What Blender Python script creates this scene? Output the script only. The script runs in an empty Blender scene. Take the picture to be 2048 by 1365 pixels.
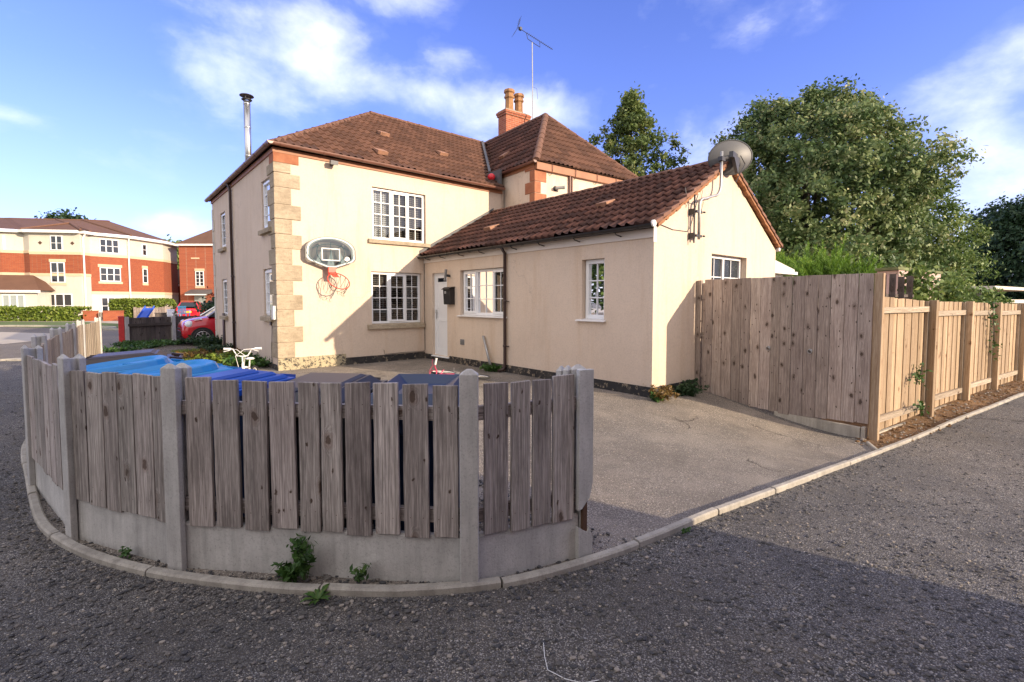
import bpy, bmesh, math, random
import numpy as np
from mathutils import Vector, Matrix, noise as mnoise
random.seed(7); rng = np.random.default_rng(11)
R = math.radians; PI = math.pi
scene = bpy.context.scene
COL = scene.collection
# ------------------------------------------------------------------ camera
CAMH = 1.53
psi = R(49.414)                       # heading measured from +Y towards +X is 90-... see below
cam_d = bpy.data.cameras.new('camera'); cam = bpy.data.objects.new('camera', cam_d); COL.objects.link(cam)
cam.location = (0, 0, CAMH)
cam.rotation_euler = (R(90 - 3.0), 0, -(R(90) - psi))
cam_d.sensor_width = 36; cam_d.lens = 36 * 965 / 2048
cam_d.shift_y = -29.9 / 2048
cam_d.clip_start = .05; cam_d.clip_end = 900
scene.camera = cam
# ------------------------------------------------------------------ light
SUN_TRAVEL = Vector((-0.3335, 0.9640, -0.283)).normalized()
SUN_EL = math.asin(-SUN_TRAVEL.z)
SUN_AZ = math.atan2(-SUN_TRAVEL.x, -SUN_TRAVEL.y)      # clockwise from +Y
sd = bpy.data.lights.new('sun', 'SUN'); sun = bpy.data.objects.new('sun', sd); COL.objects.link(sun)
sd.energy = 4.3; sd.angle = R(.5); sd.color = (1.0, .81, .59)
sun.rotation_euler = (-SUN_TRAVEL).to_track_quat('Z', 'Y').to_euler()
scene.view_settings.view_transform = 'Standard'; scene.view_settings.look = 'None'
scene.view_settings.gamma = 1; scene.view_settings.exposure = .78
try: scene.view_settings.use_curve_mapping = False
except Exception: pass
# ------------------------------------------------------------------ node helper
class NT:
    def __init__(s, nt): s.nt = nt; s.n = nt.nodes; s.l = nt.links
    def node(s, t, **kw):
        n = s.n.new(t)
        for k, v in kw.items():
            if k == 'ins':
                for a, b in v.items():
                    if hasattr(b, 'default_value') or hasattr(b, 'is_output'): s.l.new(b, n.inputs[a])
                    else: n.inputs[a].default_value = b
            else: setattr(n, k, v)
        return n
    def math(s, op, a, b=0.0, c=None, clamp=False):
        n = s.n.new('ShaderNodeMath'); n.operation = op; n.use_clamp = clamp
        for i, v in enumerate([a, b] + ([c] if c is not None else [])):
            if isinstance(v, (int, float)): n.inputs[i].default_value = v
            else: s.l.new(v, n.inputs[i])
        return n.outputs[0]
    def ramp(s, fac, stops, interp='LINEAR'):
        n = s.n.new('ShaderNodeValToRGB'); s.l.new(fac, n.inputs[0]); e = n.color_ramp.elements
        n.color_ramp.interpolation = interp
        while len(e) > 1: e.remove(e[-1])
        e[0].position = stops[0][0]; e[0].color = c4(stops[0][1])
        for p, c in stops[1:]:
            x = e.new(p); x.color = c4(c)
        return n.outputs[0]
    def mix(s, fac, a, b, mode='MIX', clamp=False):
        n = s.n.new('ShaderNodeMix'); n.data_type = 'RGBA'; n.blend_type = mode; n.clamp_result = clamp
        for k, v in ((0, fac), (6, a), (7, b)):
            if isinstance(v, (int, float)): n.inputs[k].default_value = v
            elif isinstance(v, (tuple, list)): n.inputs[k].default_value = c4(v)
            else: s.l.new(v, n.inputs[k])
        return n.outputs[2]
    def noise(s, vec, scale, detail=4, rough=.55, dist=0.0, out='Fac'):
        n = s.n.new('ShaderNodeTexNoise'); s.l.new(vec, n.inputs['Vector'])
        n.inputs['Scale'].default_value = scale; n.inputs['Detail'].default_value = detail
        n.inputs['Roughness'].default_value = rough; n.inputs['Distortion'].default_value = dist
        return n.outputs[out]
    def voro(s, vec, scale, feat='F1', out='Distance', rnd=1.0, dim='3D'):
        n = s.n.new('ShaderNodeTexVoronoi'); n.feature = feat; n.voronoi_dimensions = dim; s.l.new(vec, n.inputs['Vector'])
        n.inputs['Scale'].default_value = scale; n.inputs['Randomness'].default_value = rnd
        return n.outputs[out]
    def obj(s): return s.n.new('ShaderNodeTexCoord').outputs['Object']
    def scale(s, vec, sc, loc=(0, 0, 0), rot=(0, 0, 0)):
        n = s.n.new('ShaderNodeMapping'); s.l.new(vec, n.inputs[0]); n.inputs['Scale'].default_value = sc
        n.inputs['Location'].default_value = loc; n.inputs['Rotation'].default_value = rot
        return n.outputs[0]
def c4(c):
    if isinstance(c, (int, float)): return (c, c, c, 1)
    return tuple(c) if len(c) == 4 else (*c, 1)
# ------------------------------------------------------------------ world
world = bpy.data.worlds.new("World"); scene.world = world; world.use_nodes = True
w = NT(world.node_tree); w.n.clear()
out = w.node('ShaderNodeOutputWorld'); bg = w.node('ShaderNodeBackground'); w.l.new(bg.outputs[0], out.inputs[0])
sky = w.node('ShaderNodeTexSky', sky_type='NISHITA', sun_disc=False, sun_elevation=SUN_EL, sun_rotation=SUN_AZ, altitude=50, air_density=1.0, dust_density=.6, ozone_density=2.5)
gen = w.node('ShaderNodeTexCoord').outputs['Generated']
sep = w.node('ShaderNodeSeparateXYZ'); w.l.new(gen, sep.inputs[0])
el = w.math('ARCSINE', sep.outputs[2]); az = w.math('ARCTAN2', sep.outputs[0], sep.outputs[1])   # azimuth clockwise from +Y
CH = PI / 2 - psi
blobs = [(560,115,140,70,.62),(430,150,90,45,.45),(650,80,90,50,.5),(560,215,120,40,.4),(840,195,130,40,.7),(1010,235,170,42,.85),(1120,235,90,50,.6),(915,122,60,22,.55),(800,18,110,30,.6),(460,240,45,22,.5),(330,450,110,26,.8),(50,240,90,22,.6),
         (1960,300,150,140,.72),(2020,110,170,60,.55),(1900,480,150,110,.75),(1840,200,90,40,.5),(660,150,60,30,.4),(1350,300,120,40,.35)]
tot = None
for bx, by, sx, sy, wt in blobs:
    a0 = math.atan((bx - 1024) / 966) + CH; ca = math.cos(a0 - CH); e0 = math.atan((602 - by) / 966 * ca)
    sa = sx / 966 * ca * ca; se = sy / 966 * ca
    da = w.math('DIVIDE', w.math('SUBTRACT', az, a0), sa); de = w.math('DIVIDE', w.math('SUBTRACT', el, e0), se)
    g = w.math('MULTIPLY', w.math('EXPONENT', w.math('MULTIPLY', w.math('ADD', w.math('MULTIPLY', da, da), w.math('MULTIPLY', de, de)), -1.0)), wt)
    tot = g if tot is None else w.math('ADD', tot, g)
mp = w.scale(gen, (1, 1, 1.7))
n1 = w.noise(mp, 6.0, 10, .58, .15); n2 = w.noise(mp, 2.6, 6, .55, .2)
# far clouds away from the view so the light from the whole dome is even
back = w.math('MULTIPLY', w.math('SUBTRACT', n2, .52), 1.0)
cl = w.math('ADD', w.math('MULTIPLY', tot, .62), w.math('MULTIPLY', w.math('SUBTRACT', n1, .5), 1.25))
cl = w.math('ADD', cl, w.math('MULTIPLY', w.math('SUBTRACT', n2, .55), .55))
mask = w.ramp(cl, [(0.0, 0), (.12, .06), (.34, .38), (.64, .80), (1, 1)])
skyc = w.mix(1.0, sky.outputs[0], (.90, .88, 1.62), 'MULTIPLY')
haz = w.ramp(w.math('MULTIPLY', el, 1.0), [(0, .42), (.12, .20), (.35, .03), (.6, 0)])
skyc = w.mix(haz, skyc, (4.7, 5.2, 7.4))
cloudc = w.ramp(n1, [(.3, (5.0, 5.6, 7.0)), (.7, (7.6, 7.7, 8.0))])
fin = w.mix(w.math('MULTIPLY', mask, .88), skyc, cloudc)
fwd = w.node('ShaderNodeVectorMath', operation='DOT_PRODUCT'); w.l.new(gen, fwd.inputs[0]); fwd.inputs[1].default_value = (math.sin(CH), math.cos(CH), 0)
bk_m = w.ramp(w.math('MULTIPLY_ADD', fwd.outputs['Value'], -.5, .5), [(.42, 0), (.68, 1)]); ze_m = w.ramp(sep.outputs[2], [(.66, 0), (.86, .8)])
fill_cover = w.math('MULTIPLY', w.math('MAXIMUM', bk_m, ze_m), w.ramp(n2, [(.30, .55), (.6, 1)]))
fin = w.mix(fill_cover, fin, (7.9, 7.4, 7.0))          # bright broken cloud overhead and in the sun's quarter, unseen, added for fill light
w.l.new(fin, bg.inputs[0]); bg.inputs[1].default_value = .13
# ------------------------------------------------------------------ materials
def newmat(name):
    m = bpy.data.materials.new(name); m.use_nodes = True; t = NT(m.node_tree); t.n.clear()
    o = t.node('ShaderNodeOutputMaterial'); b = t.node('ShaderNodeBsdfPrincipled'); t.l.new(b.outputs[0], o.inputs[0])
    t.o = o; t.b = b
    return m, t
def setc(t, col, rough=.8, bump=None, bs=.3, bd=.01, metal=0, spec=None):
    if isinstance(col, (tuple, list)): t.b.inputs['Base Color'].default_value = c4(col)
    else: t.l.new(col, t.b.inputs['Base Color'])
    if isinstance(rough, (int, float)): t.b.inputs['Roughness'].default_value = rough
    else: t.l.new(rough, t.b.inputs['Roughness'])
    t.b.inputs['Metallic'].default_value = metal
    if spec is not None: t.b.inputs['Specular IOR Level'].default_value = spec
    if bump is not None:
        n = t.node('ShaderNodeBump'); n.inputs['Strength'].default_value = bs; n.inputs['Distance'].default_value = bd
        t.l.new(bump, n.inputs['Height']); t.l.new(n.outputs[0], t.b.inputs['Normal'])
M = {}
def plain(name, col, rough=.6, metal=0, var=.12, sc=9, bump=0.0, spec=None):
    m, t = newmat(name); v = t.obj()
    n = t.noise(v, sc, 5, .6)
    c = t.mix(n, tuple(x * (1 - var * 1.6) for x in col), tuple(min(1, x * (1 + var)) for x in col))
    nb = t.noise(v, sc * 22, 3, .6)
    setc(t, c, rough, nb if bump else None, bump, .004, metal, spec); M[name] = m; return m
def add(t, a, b): return t.math('ADD', a, b)
def mul(t, a, b): return t.math('MULTIPLY', a, b)
# render (pebble-textured masonry paint)
def render_mat(name, base, stain=.5):
    m, t = newmat(name); v = t.obj()
    big = t.noise(v, .8, 5, .6); mid = t.noise(v, 5, 5, .65); fine = t.noise(v, 90, 3, .7); v2 = t.voro(v, 130)
    streak = t.noise(t.scale(v, (2.2, 2.2, .22)), 1.6, 6, .7)
    c = t.mix(t.ramp(big, [(.3, 0), (.75, 1)]), tuple(x * .93 for x in base), tuple(min(1, x * 1.05) for x in base))
    c = t.mix(t.math('MULTIPLY', t.ramp(streak, [(.52, 0), (.72, 1)]), stain), c, (base[0] * .80, base[1] * .70, base[2] * .56))
    c = t.mix(mul(t, t.ramp(mid, [(.35, 1), (.5, 0)]), .14), c, tuple(x * .78 for x in base))
    peb = t.noise(v, 38, 3, .75); c = t.mix(mul(t, t.ramp(peb, [(.34, 1), (.50, 0)]), .26), c, tuple(x * .60 for x in base)); c = t.mix(mul(t, t.ramp(peb, [(.54, 0), (.68, 1)]), .22), c, tuple(min(1, x * 1.16) for x in base))
    wv_ = t.node('ShaderNodeVectorMath', operation='MULTIPLY_ADD'); t.l.new(t.noise(v, 1.1, 6, .7, out='Color'), wv_.inputs[0]); wv_.inputs[1].default_value = (1.3, 1.3, 1.3); t.l.new(v, wv_.inputs[2])
    ce = t.voro(wv_.outputs[0], .38, feat='DISTANCE_TO_EDGE'); ck = mul(t, t.ramp(ce, [(0, 1), (.0035, 0)]), t.ramp(t.noise(v, .45, 2, .5), [(.52, 0), (.58, 1)])); c = t.mix(mul(t, ck, .55), c, tuple(x * .45 for x in base))
    dirt = t.noise(t.scale(v, (1.3, 1.3, .5)), .9, 7, .72); c = t.mix(mul(t, t.ramp(dirt, [(.55, 0), (.68, 1)]), .30), c, (base[0] * .78, base[1] * .74, base[2] * .68))
    h = add(t, mul(t, fine, .8), mul(t, v2, .9))
    setc(t, c, .9, h, .5, .006, spec=.2); M[name] = m
render_mat('render', (.66, .54, .43), .55); render_mat('render_cream', (.58, .54, .46), .15)
# sandstone
m, t = newmat('stone'); v = t.obj(); a = t.noise(v, 2.2, 6, .7); b = t.noise(v, 30, 5, .75); s_ = t.noise(t.scale(v, (1, 1, 3)), 6, 5, .7)
c = t.mix(t.ramp(a, [(.3, 0), (.7, 1)]), (.29, .235, .165), (.49, .41, .30)); c = t.mix(mul(t, t.ramp(s_, [(.3, 1), (.55, 0)]), .5), c, (.20, .165, .12))
c = t.mix(mul(t, t.ramp(b, [(.35, 1), (.5, 0)]), .4), c, (.17, .13, .09))
setc(t, c, .92, add(t, b, mul(t, s_, 1.2)), .6, .012, spec=.2); M['stone'] = m
# red sandstone / terracotta painted stone
m, t = newmat('redstone'); v = t.obj(); a = t.noise(v, 5, 6, .7)
c = t.mix(t.ramp(a, [(.3, 0), (.72, 1)]), (.26, .085, .04), (.40, .17, .085)); setc(t, c, .85, t.noise(v, 40, 4, .7), .4, .006); M['redstone'] = m
# plinth: black paint flaking
m, t = newmat('plinth'); v = t.obj(); a = t.noise(v, 11, 6, .75); b = t.noise(v, 3, 3, .6); f = t.noise(v, 55, 3, .7)
c = t.mix(t.ramp(a, [(.56, 0), (.60, 1)]), (.022, .021, .022), (.30, .24, .17)); c = t.mix(t.ramp(b, [(.5, 0), (.62, .6)]), c, (.07, .06, .05))
setc(t, c, .85, add(t, a, f), .6, .01); M['plinth'] = m
m, t = newmat('plinth_flaked'); v = t.obj(); a = t.noise(v, 14, 6, .8); f = t.noise(v, 55, 3, .7)
c = t.mix(t.ramp(a, [(.44, 0), (.50, 1)]), (.05, .045, .04), (.40, .34, .22)); setc(t, c, .85, add(t, a, f), .6, .01); M['plinth_flaked'] = m
# roof tiles
def tile_mat(name, c1, c2, c3):
    m, t = newmat(name); v = t.obj(); at = t.node('ShaderNodeAttribute', attribute_name='tv')
    a = t.noise(v, 1.3, 5, .65); f = t.noise(v, 60, 4, .7); l = t.noise(v, 9, 6, .75)
    c = t.ramp(at.outputs['Fac'], [(0, c1), (.5, c2), (1, c3)]); c = t.mix(mul(t, t.ramp(a, [(.35, 0), (.7, 1)]), .35), c, tuple(x * .55 for x in c1))
    c = t.mix(mul(t, t.ramp(l, [(.60, 0), (.72, 1)]), .45), c, (.20, .155, .11)); c = t.mix(mul(t, t.ramp(f, [(.3, 1), (.5, 0)]), .35), c, tuple(x * .5 for x in c1))
    setc(t, c, .82, f, .35, .004, spec=.3); M[name] = m
tile_mat('tile', (.052, .024, .018), (.088, .037, .026), (.14, .060, .042)); tile_mat('tile_main', (.075, .036, .024), (.105, .050, .033), (.14, .068, .045))
plain('ridge', (.17, .085, .055), .9, var=.5, sc=14, bump=.5); plain('mortar', (.34, .29, .23), .95, var=.4, sc=20, bump=.5)
plain('verge_red', (.21, .10, .062), .8, var=.5, sc=10, bump=.4); plain('gutter_brown', (.19, .085, .06), .38, var=.25, sc=3); plain('fascia_brown', (.34, .145, .07), .6, var=.3, sc=4)
plain('black_plastic', (.018, .017, .018), .35, var=.3); plain('brown_plastic', (.05, .028, .024), .4, var=.3)
plain('upvc', (.80, .81, .82), .35, var=.05, sc=3); plain('white_sill', (.74, .72, .70), .5, var=.1); plain('fascia_white', (.66, .60, .54), .55, var=.12, sc=2)
plain('steel', (.55, .56, .57), .28, metal=.9, var=.15, sc=4); plain('galv', (.42, .42, .42), .5, metal=.6, var=.3, sc=12); plain('dark_metal', (.06, .06, .065), .5, metal=.4)
plain('lead', (.10, .10, .105), .6, var=.3, sc=6); plain('rust', (.10, .05, .03), .9, var=.5, sc=20)
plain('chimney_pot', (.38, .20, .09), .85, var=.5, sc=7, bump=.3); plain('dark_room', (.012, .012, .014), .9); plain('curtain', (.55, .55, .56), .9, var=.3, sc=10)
plain('blind', (.22, .19, .16), .7, var=.2); plain('rubber', (.02, .02, .021), .8); plain('alloy', (.62, .63, .65), .25, metal=.8, var=.1)
plain('net', (.14, .14, .12), .8); plain('red_ball', (.62, .02, .03), .35); plain('red_post', (.55, .03, .03), .5, var=.3, sc=12); plain('hoop_red', (.72, .07, .04), .4)
plain('white_paint', (.80, .78, .74), .4, var=.06); plain('pink_paint', (.62, .08, .16), .4); plain('grip_grey', (.2, .2, .2), .6)
plain('bin_brown', (.05, .032, .03), .45, var=.2); plain('bin_lightblue', (.012, .22, .52), .38, var=.12); plain('bin_blue', (.005, .07, .40), .38, var=.12)
plain('bin_charcoal', (.035, .036, .04), .42, var=.2); plain('bin_navy_and_shaded_blue', (.012, .03, .075), .40, var=.2)
plain('slide_blue', (.01, .08, .55), .35); plain('sky_plastic', (.10, .45, .70), .4); plain('yellow_plate', (.85, .50, .03), .5); plain('lamp_red', (.6, .02, .02), .2)
plain('pink_wall', (.52, .37, .32), .8, var=.06, sc=3); plain('moss_edge', (.16, .17, .07), .9, var=.4); plain('door_grey', (.30, .34, .33), .5); plain('white_mark', (.75, .75, .73), .7)
plain('dish_grey', (.095, .095, .098), .5, var=.10, sc=5); plain('soffit', (.30, .25, .2), .8); plain('orange_lichen', (.33, .15, .07), .9, var=.4, sc=30, bump=.5); plain('brick_lintel', (.62, .47, .31), .85)
plain('glass_milky', (.70, .72, .75), .15); plain('shed_white', (.66, .60, .50), .7); plain('stem', (.10, .085, .05), .85)
# car paint
m, t = newmat('car_red'); setc(t, (.50, .008, .018), .22); t.b.inputs['Coat Weight'].default_value = .7; t.b.inputs['Coat Roughness'].default_value = .05; M['car_red'] = m
m, t = newmat('car_glass'); setc(t, (.012, .016, .022), .05, spec=.8); M['car_glass'] = m
m, t = newmat('headlight'); setc(t, (.75, .78, .82), .08); t.b.inputs['Coat Weight'].default_value = 1; M['headlight'] = m
# window glass: clear pane, stronger mirror at glancing angles
m, t = newmat('glass'); t.n.remove(t.b)
tr = t.node('ShaderNodeBsdfTransparent'); tr.inputs[0].default_value = (.82, .86, .88, 1)
gl = t.node('ShaderNodeBsdfGlossy'); gl.inputs['Roughness'].default_value = .01; gl.inputs[0].default_value = (.95, .97, 1, 1)
fr = t.node('ShaderNodeFresnel'); fr.inputs[0].default_value = 1.75
mx = t.node('ShaderNodeMixShader'); t.l.new(fr.outputs[0], mx.inputs[0]); t.l.new(tr.outputs[0], mx.inputs[1]); t.l.new(gl.outputs[0], mx.inputs[2]); t.l.new(mx.outputs[0], t.o.inputs[0]); M['glass'] = m
m, t = newmat('glass_obscured'); v = t.obj(); sp_ = t.voro(v, 28); setc(t, t.mix(t.ramp(sp_, [(.10, 1), (.2, 0)]), (.022, .028, .034), (.30, .34, .36)), .35, t.noise(v, 60, 3, .6), .4, .01, spec=.35); M['glass_obscured'] = m
m, t = newmat('acrylic'); t.n.remove(t.b)
tr = t.node('ShaderNodeBsdfTransparent'); tr.inputs[0].default_value = (.34, .36, .37, 1)
gl = t.node('ShaderNodeBsdfGlossy'); gl.inputs['Roughness'].default_value = .05; gl.inputs[0].default_value = (.7, .8, .85, 1)
mx = t.node('ShaderNodeMixShader'); mx.inputs[0].default_value = .12; t.l.new(tr.outputs[0], mx.inputs[1]); t.l.new(gl.outputs[0], mx.inputs[2]); t.l.new(mx.outputs[0], t.o.inputs[0]); M['acrylic'] = m
plain('teal_paint', (.05, .10, .12), .5)
# wood: grain along local Z, knots per board
def wood_mat(name, dark, mid, light, knot, knots=1.0, weather=.5, tint=(.9, .85, .95)):
    m, t = newmat(name); v = t.obj(); oi = t.node('ShaderNodeObjectInfo')
    cmb = t.node('ShaderNodeCombineXYZ')
    t.l.new(mul(t, oi.outputs['Random'], 37.0), cmb.inputs[0]); t.l.new(mul(t, oi.outputs['Random'], 91.0), cmb.inputs[1]); t.l.new(mul(t, oi.outputs['Random'], 53.0), cmb.inputs[2])
    ad = t.node('ShaderNodeVectorMath', operation='ADD'); t.l.new(v, ad.inputs[0]); t.l.new(cmb.outputs[0], ad.inputs[1]); p = ad.outputs[0]
    wob = t.noise(t.scale(p, (1, 1, .6)), 3.0, 3, .5, out='Color')
    wv = t.node('ShaderNodeVectorMath', operation='MULTIPLY_ADD'); t.l.new(wob, wv.inputs[0]); wv.inputs[1].default_value = (.05, .05, .0); t.l.new(p, wv.inputs[2]); q = wv.outputs[0]
    qs = t.node('ShaderNodeSeparateXYZ'); t.l.new(q, qs.inputs[0]); qc = t.node('ShaderNodeCombineXYZ'); t.l.new(add(t, qs.outputs[0], mul(t, qs.outputs[1], .4)), qc.inputs[0]); t.l.new(mul(t, qs.outputs[2], .55), qc.inputs[1]); kw = t.node('ShaderNodeVectorMath', operation='MULTIPLY_ADD'); t.l.new(t.noise(p, 26, 3, .6, out='Color'), kw.inputs[0]); kw.inputs[1].default_value = (.030, .030, 0); t.l.new(qc.outputs[0], kw.inputs[2]); kv = kw.outputs[0]
    kd = t.voro(kv, 6.5, out='Distance', dim='2D'); kc = t.voro(kv, 6.5, out='Color', dim='2D')
    ks = t.node('ShaderNodeSeparateColor'); t.l.new(kc, ks.inputs[0])
    has = t.math('GREATER_THAN', ks.outputs[0], 1 - .24 * knots)
    near = mul(t, t.ramp(kd, [(.0, 1), (.32, 0)], 'EASE'), has)
    # grain lines = sine of warped x, bent round the knots
    sx = t.node('ShaderNodeSeparateXYZ'); t.l.new(q, sx.inputs[0])
    xy = add(t, sx.outputs[0], sx.outputs[1])
    gn = t.noise(t.scale(p, (9, 9, .5)), 1.0, 4, .6)
    ph = add(t, add(t, mul(t, xy, 190.0), mul(t, gn, 11.0)), mul(t, near, 26.0))
    g1 = add(t, mul(t, t.math('SINE', ph), .5), .5)
    fib = t.noise(t.scale(p, (150, 150, 2.2)), 1.0, 4, .7)
    tone = t.noise(t.scale(p, (3, 3, .7)), 1.6, 4, .6)
    c = t.mix(t.ramp(tone, [(.3, 0), (.72, 1)]), mid, light)
    gmod = t.ramp(t.noise(t.scale(p, (22, 22, 1.3)), 1.0, 3, .6), [(.38, 0), (.62, 1)]); c = t.mix(mul(t, mul(t, g1, gmod), .50), c, dark); c = t.mix(mul(t, t.ramp(fib, [(.42, 1), (.56, 0)]), .62), c, dark)
    fib2 = t.noise(t.scale(p, (420, 420, 9)), 1.0, 2, .6); c = t.mix(mul(t, t.ramp(fib2, [(.40, 1), (.55, 0)]), .38), c, dark); c = t.mix(mul(t, t.ramp(fib2, [(.56, 0), (.68, 1)]), .30), c, tuple(min(1, x * 1.35) for x in light))
    sk = t.voro(kv, 17.0, dim='2D'); skc = t.node('ShaderNodeSeparateColor'); t.l.new(t.voro(kv, 17.0, out='Color', dim='2D'), skc.inputs[0])
    c = t.mix(mul(t, t.math('GREATER_THAN', skc.outputs[1], 1 - .10 * knots), t.ramp(sk, [(.07, 1), (.15, 0)])), c, tuple(x * .4 for x in knot))
    c = t.mix(mul(t, t.ramp(near, [(.25, 0), (.6, .5)]), .8), c, knot)
    core = t.ramp(add(t, near, mul(t, ks.outputs[2], .22)), [(.84, 0), (.96, 1)]); c = t.mix(mul(t, core, .85), c, tuple(x * .45 for x in knot))
    st = t.noise(t.scale(p, (6, 6, 1.4)), 1.4, 6, .7); c = t.mix(mul(t, t.ramp(st, [(.5, 0), (.72, 1)]), weather), c, tuple(x * .5 for x in dark))
    rv = t.mix(mul(t, oi.outputs['Random'], .35), (1, 1, 1), tint); c = t.mix(1.0, c, rv, 'MULTIPLY'); rb = t.math('FRACT', mul(t, oi.outputs['Random'], 17.3)); c = t.mix(1.0, c, t.ramp(rb, [(0, .74), (.5, 1.0), (1, 1.22)]), 'MULTIPLY')
    h = add(t, add(t, mul(t, g1, .5), mul(t, fib, 1.1)), mul(t, core, -1.5))
    setc(t, c, .88, h, .55, .004, spec=.25); M[name] = m
wood_mat('wood_grey', (.14, .122, .11), (.40, .36, .33), (.58, .535, .49), (.20, .135, .10), 1.05, .6, (.86, .76, .82))
wood_mat('wood_brown', (.19, .145, .12), (.42, .34, .285), (.56, .475, .40), (.13, .085, .06), 1.2, .4, (.86, .86, .95))
wood_mat('wood_warm', (.24, .155, .09), (.42, .31, .20), (.54, .425, .30), (.26, .14, .07), .5, .2, (.9, .88, .85))
wood_mat('wood_dark', (.05, .042, .036), (.11, .09, .078), (.18, .15, .13), (.05, .04, .03), .6, .5)
wood_mat('wood_pale', (.20, .155, .105), (.40, .33, .25), (.56, .48, .37), (.17, .10, .07), .6, .2)
# concrete
def conc_mat(name, a0, a1):
    m, t = newmat(name); v = t.obj(); oi = t.node('ShaderNodeObjectInfo')
    ad = t.node('ShaderNodeVectorMath', operation='ADD'); t.l.new(v, ad.inputs[0]); t.l.new(oi.outputs['Random'], ad.inputs[1]); v = ad.outputs[0]
    a = t.noise(v, 3, 6, .7); f = t.noise(v, 90, 4, .75); s = t.noise(t.scale(v, (6, 6, .7)), 1.7, 6, .7); pit = t.voro(v, 120)
    c = t.mix(t.ramp(a, [(.3, 0), (.7, 1)]), a0, a1); c = t.mix(mul(t, t.ramp(s, [(.46, 0), (.7, 1)]), .55), c, tuple(x * .55 for x in a0))
    rs = t.noise(v, 2.1, 5, .7); c = t.mix(mul(t, t.ramp(rs, [(.62, 0), (.74, 1)]), .35), c, (.27, .15, .10))
    c = t.mix(mul(t, t.ramp(f, [(.3, 1), (.47, 0)]), .5), c, tuple(x * .45 for x in a0))
    setc(t, c, .9, add(t, f, mul(t, pit, .5)), .45, .004, spec=.25); M[name] = m
conc_mat('concrete', (.38, .37, .355), (.58, .57, .545)); conc_mat('kerbstone', (.29, .27, .235), (.46, .43, .375)); conc_mat('concrete_pale', (.36, .33, .27), (.52, .48, .40))
# asphalt with exposed stone
def asphalt(name, binder, s0, s1, s2, cell=85, tanpatch=None, dust=(.2, .17, .13), dusts=.4, bump=.8):
    m, t = newmat(name); v = t.obj(); q = t.scale(v, (1, 1, .2))
    chip = t.ramp(t.noise(t.scale(q, (1, 1, 1), (5, 1, 0)), 1.1, 5, .65), [(.36, .25), (.60, 1)]); d1 = t.voro(q, cell); k1 = t.node('ShaderNodeSeparateColor'); t.l.new(t.voro(q, cell, out='Color'), k1.inputs[0])
    c2_ = cell * .46; d2 = t.voro(q, c2_); k2 = t.node('ShaderNodeSeparateColor'); t.l.new(t.voro(q, c2_, out='Color'), k2.inputs[0])
    big = t.noise(q, .55, 6, .65); mid = t.noise(q, 3.1, 5, .65); fine = t.noise(q, 260, 3, .7); w1 = t.noise(t.scale(q, (1, 1, 1), (7, 3, 0)), 1.3, 6, .7)
    stone = t.ramp(k1.outputs[0], [(0, s0), (.6, s1), (.9, s1), (.93, s2), (1, s2)])
    c = t.mix(t.ramp(d1, [(.34, 0), (.60, 1)]), t.mix(chip, t.mix(.6, stone, binder), stone), binder)
    # the larger chips, only some cells
    lc = mul(t, t.math('GREATER_THAN', k2.outputs[1], .84), t.ramp(d2, [(.30, 1), (.42, 0)]))
    c = t.mix(mul(t, lc, .85), c, t.ramp(k2.outputs[0], [(0, tuple(x * 1.5 for x in s0)), (.55, tuple(x * 1.25 for x in s1)), (.85, s2), (1, (s2[0] * 1.1, s2[1] * .95, s2[2] * .75))]))
    c = t.mix(mul(t, t.ramp(big, [(.35, 0), (.68, 1)]), .45), c, t.mix(.45, c, binder)); c = t.mix(mul(t, t.ramp(mid, [(.48, 0), (.75, 1)]), dusts), c, dust)
    c = t.mix(mul(t, t.ramp(w1, [(.55, 0), (.7, 1)]), .45), c, tuple(x * .7 for x in binder)); c = t.mix(mul(t, t.ramp(fine, [(.3, 1), (.5, 0)]), .35), c, tuple(x * .4 for x in binder))
    if tanpatch: c = t.mix(mul(t, t.ramp(t.noise(q, .9, 6, .7), [(.5, 0), (.66, 1)]), .5), c, tanpatch)
    h = add(t, add(t, mul(t, t.ramp(d1, [(.1, 1), (.6, 0)]), .7), mul(t, lc, .8)), add(t, mul(t, fine, .25), mul(t, mid, .6)))
    wq = t.node('ShaderNodeVectorMath', operation='MULTIPLY_ADD'); t.l.new(t.noise(q, 1.6, 5, .65, out='Color'), wq.inputs[0]); wq.inputs[1].default_value = (.9, .9, 0); t.l.new(q, wq.inputs[2])
    ce = t.voro(wq.outputs[0], .42, feat='DISTANCE_TO_EDGE'); crack = mul(t, t.ramp(ce, [(.0, 1), (.010, 0)]), t.ramp(t.noise(q, .8, 3, .6), [(.52, 0), (.60, 1)])); c = t.mix(mul(t, crack, .7), c, tuple(x * .35 for x in binder))
    pt = t.noise(t.scale(q, (1, 1, 1), (3, 9, 0)), .33, 5, .6); c = t.mix(t.ramp(pt, [(.42, 0), (.60, .55)]), c, t.mix(1.0, c, (1.45, 1.38, 1.28), 'MULTIPLY'))
    h = add(t, h, mul(t, crack, -1.5))
    setc(t, c, .86, h, bump, .012, spec=.3); M[name] = m
asphalt('asphalt', (.066, .062, .060), (.13, .126, .126), (.40, .39, .38), (.70, .66, .60), 125, None, (.17, .15, .125), .40, 1.0)
asphalt('driveway', (.135, .119, .105), (.22, .198, .177), (.44, .405, .365), (.60, .56, .50), 95, (.32, .285, .245), (.36, .32, .275), .35, 1.0)
asphalt('road', (.12, .105, .088), (.13, .118, .102), (.21, .19, .165), (.33, .30, .26), 60, None, (.22, .19, .155), .5, .5)
asphalt('gravel_ground', (.05, .042, .034), (.14, .12, .10), (.32, .27, .21), (.55, .48, .38), 55, (.16, .13, .09), (.24, .19, .14), .3, 1.0)
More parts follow.
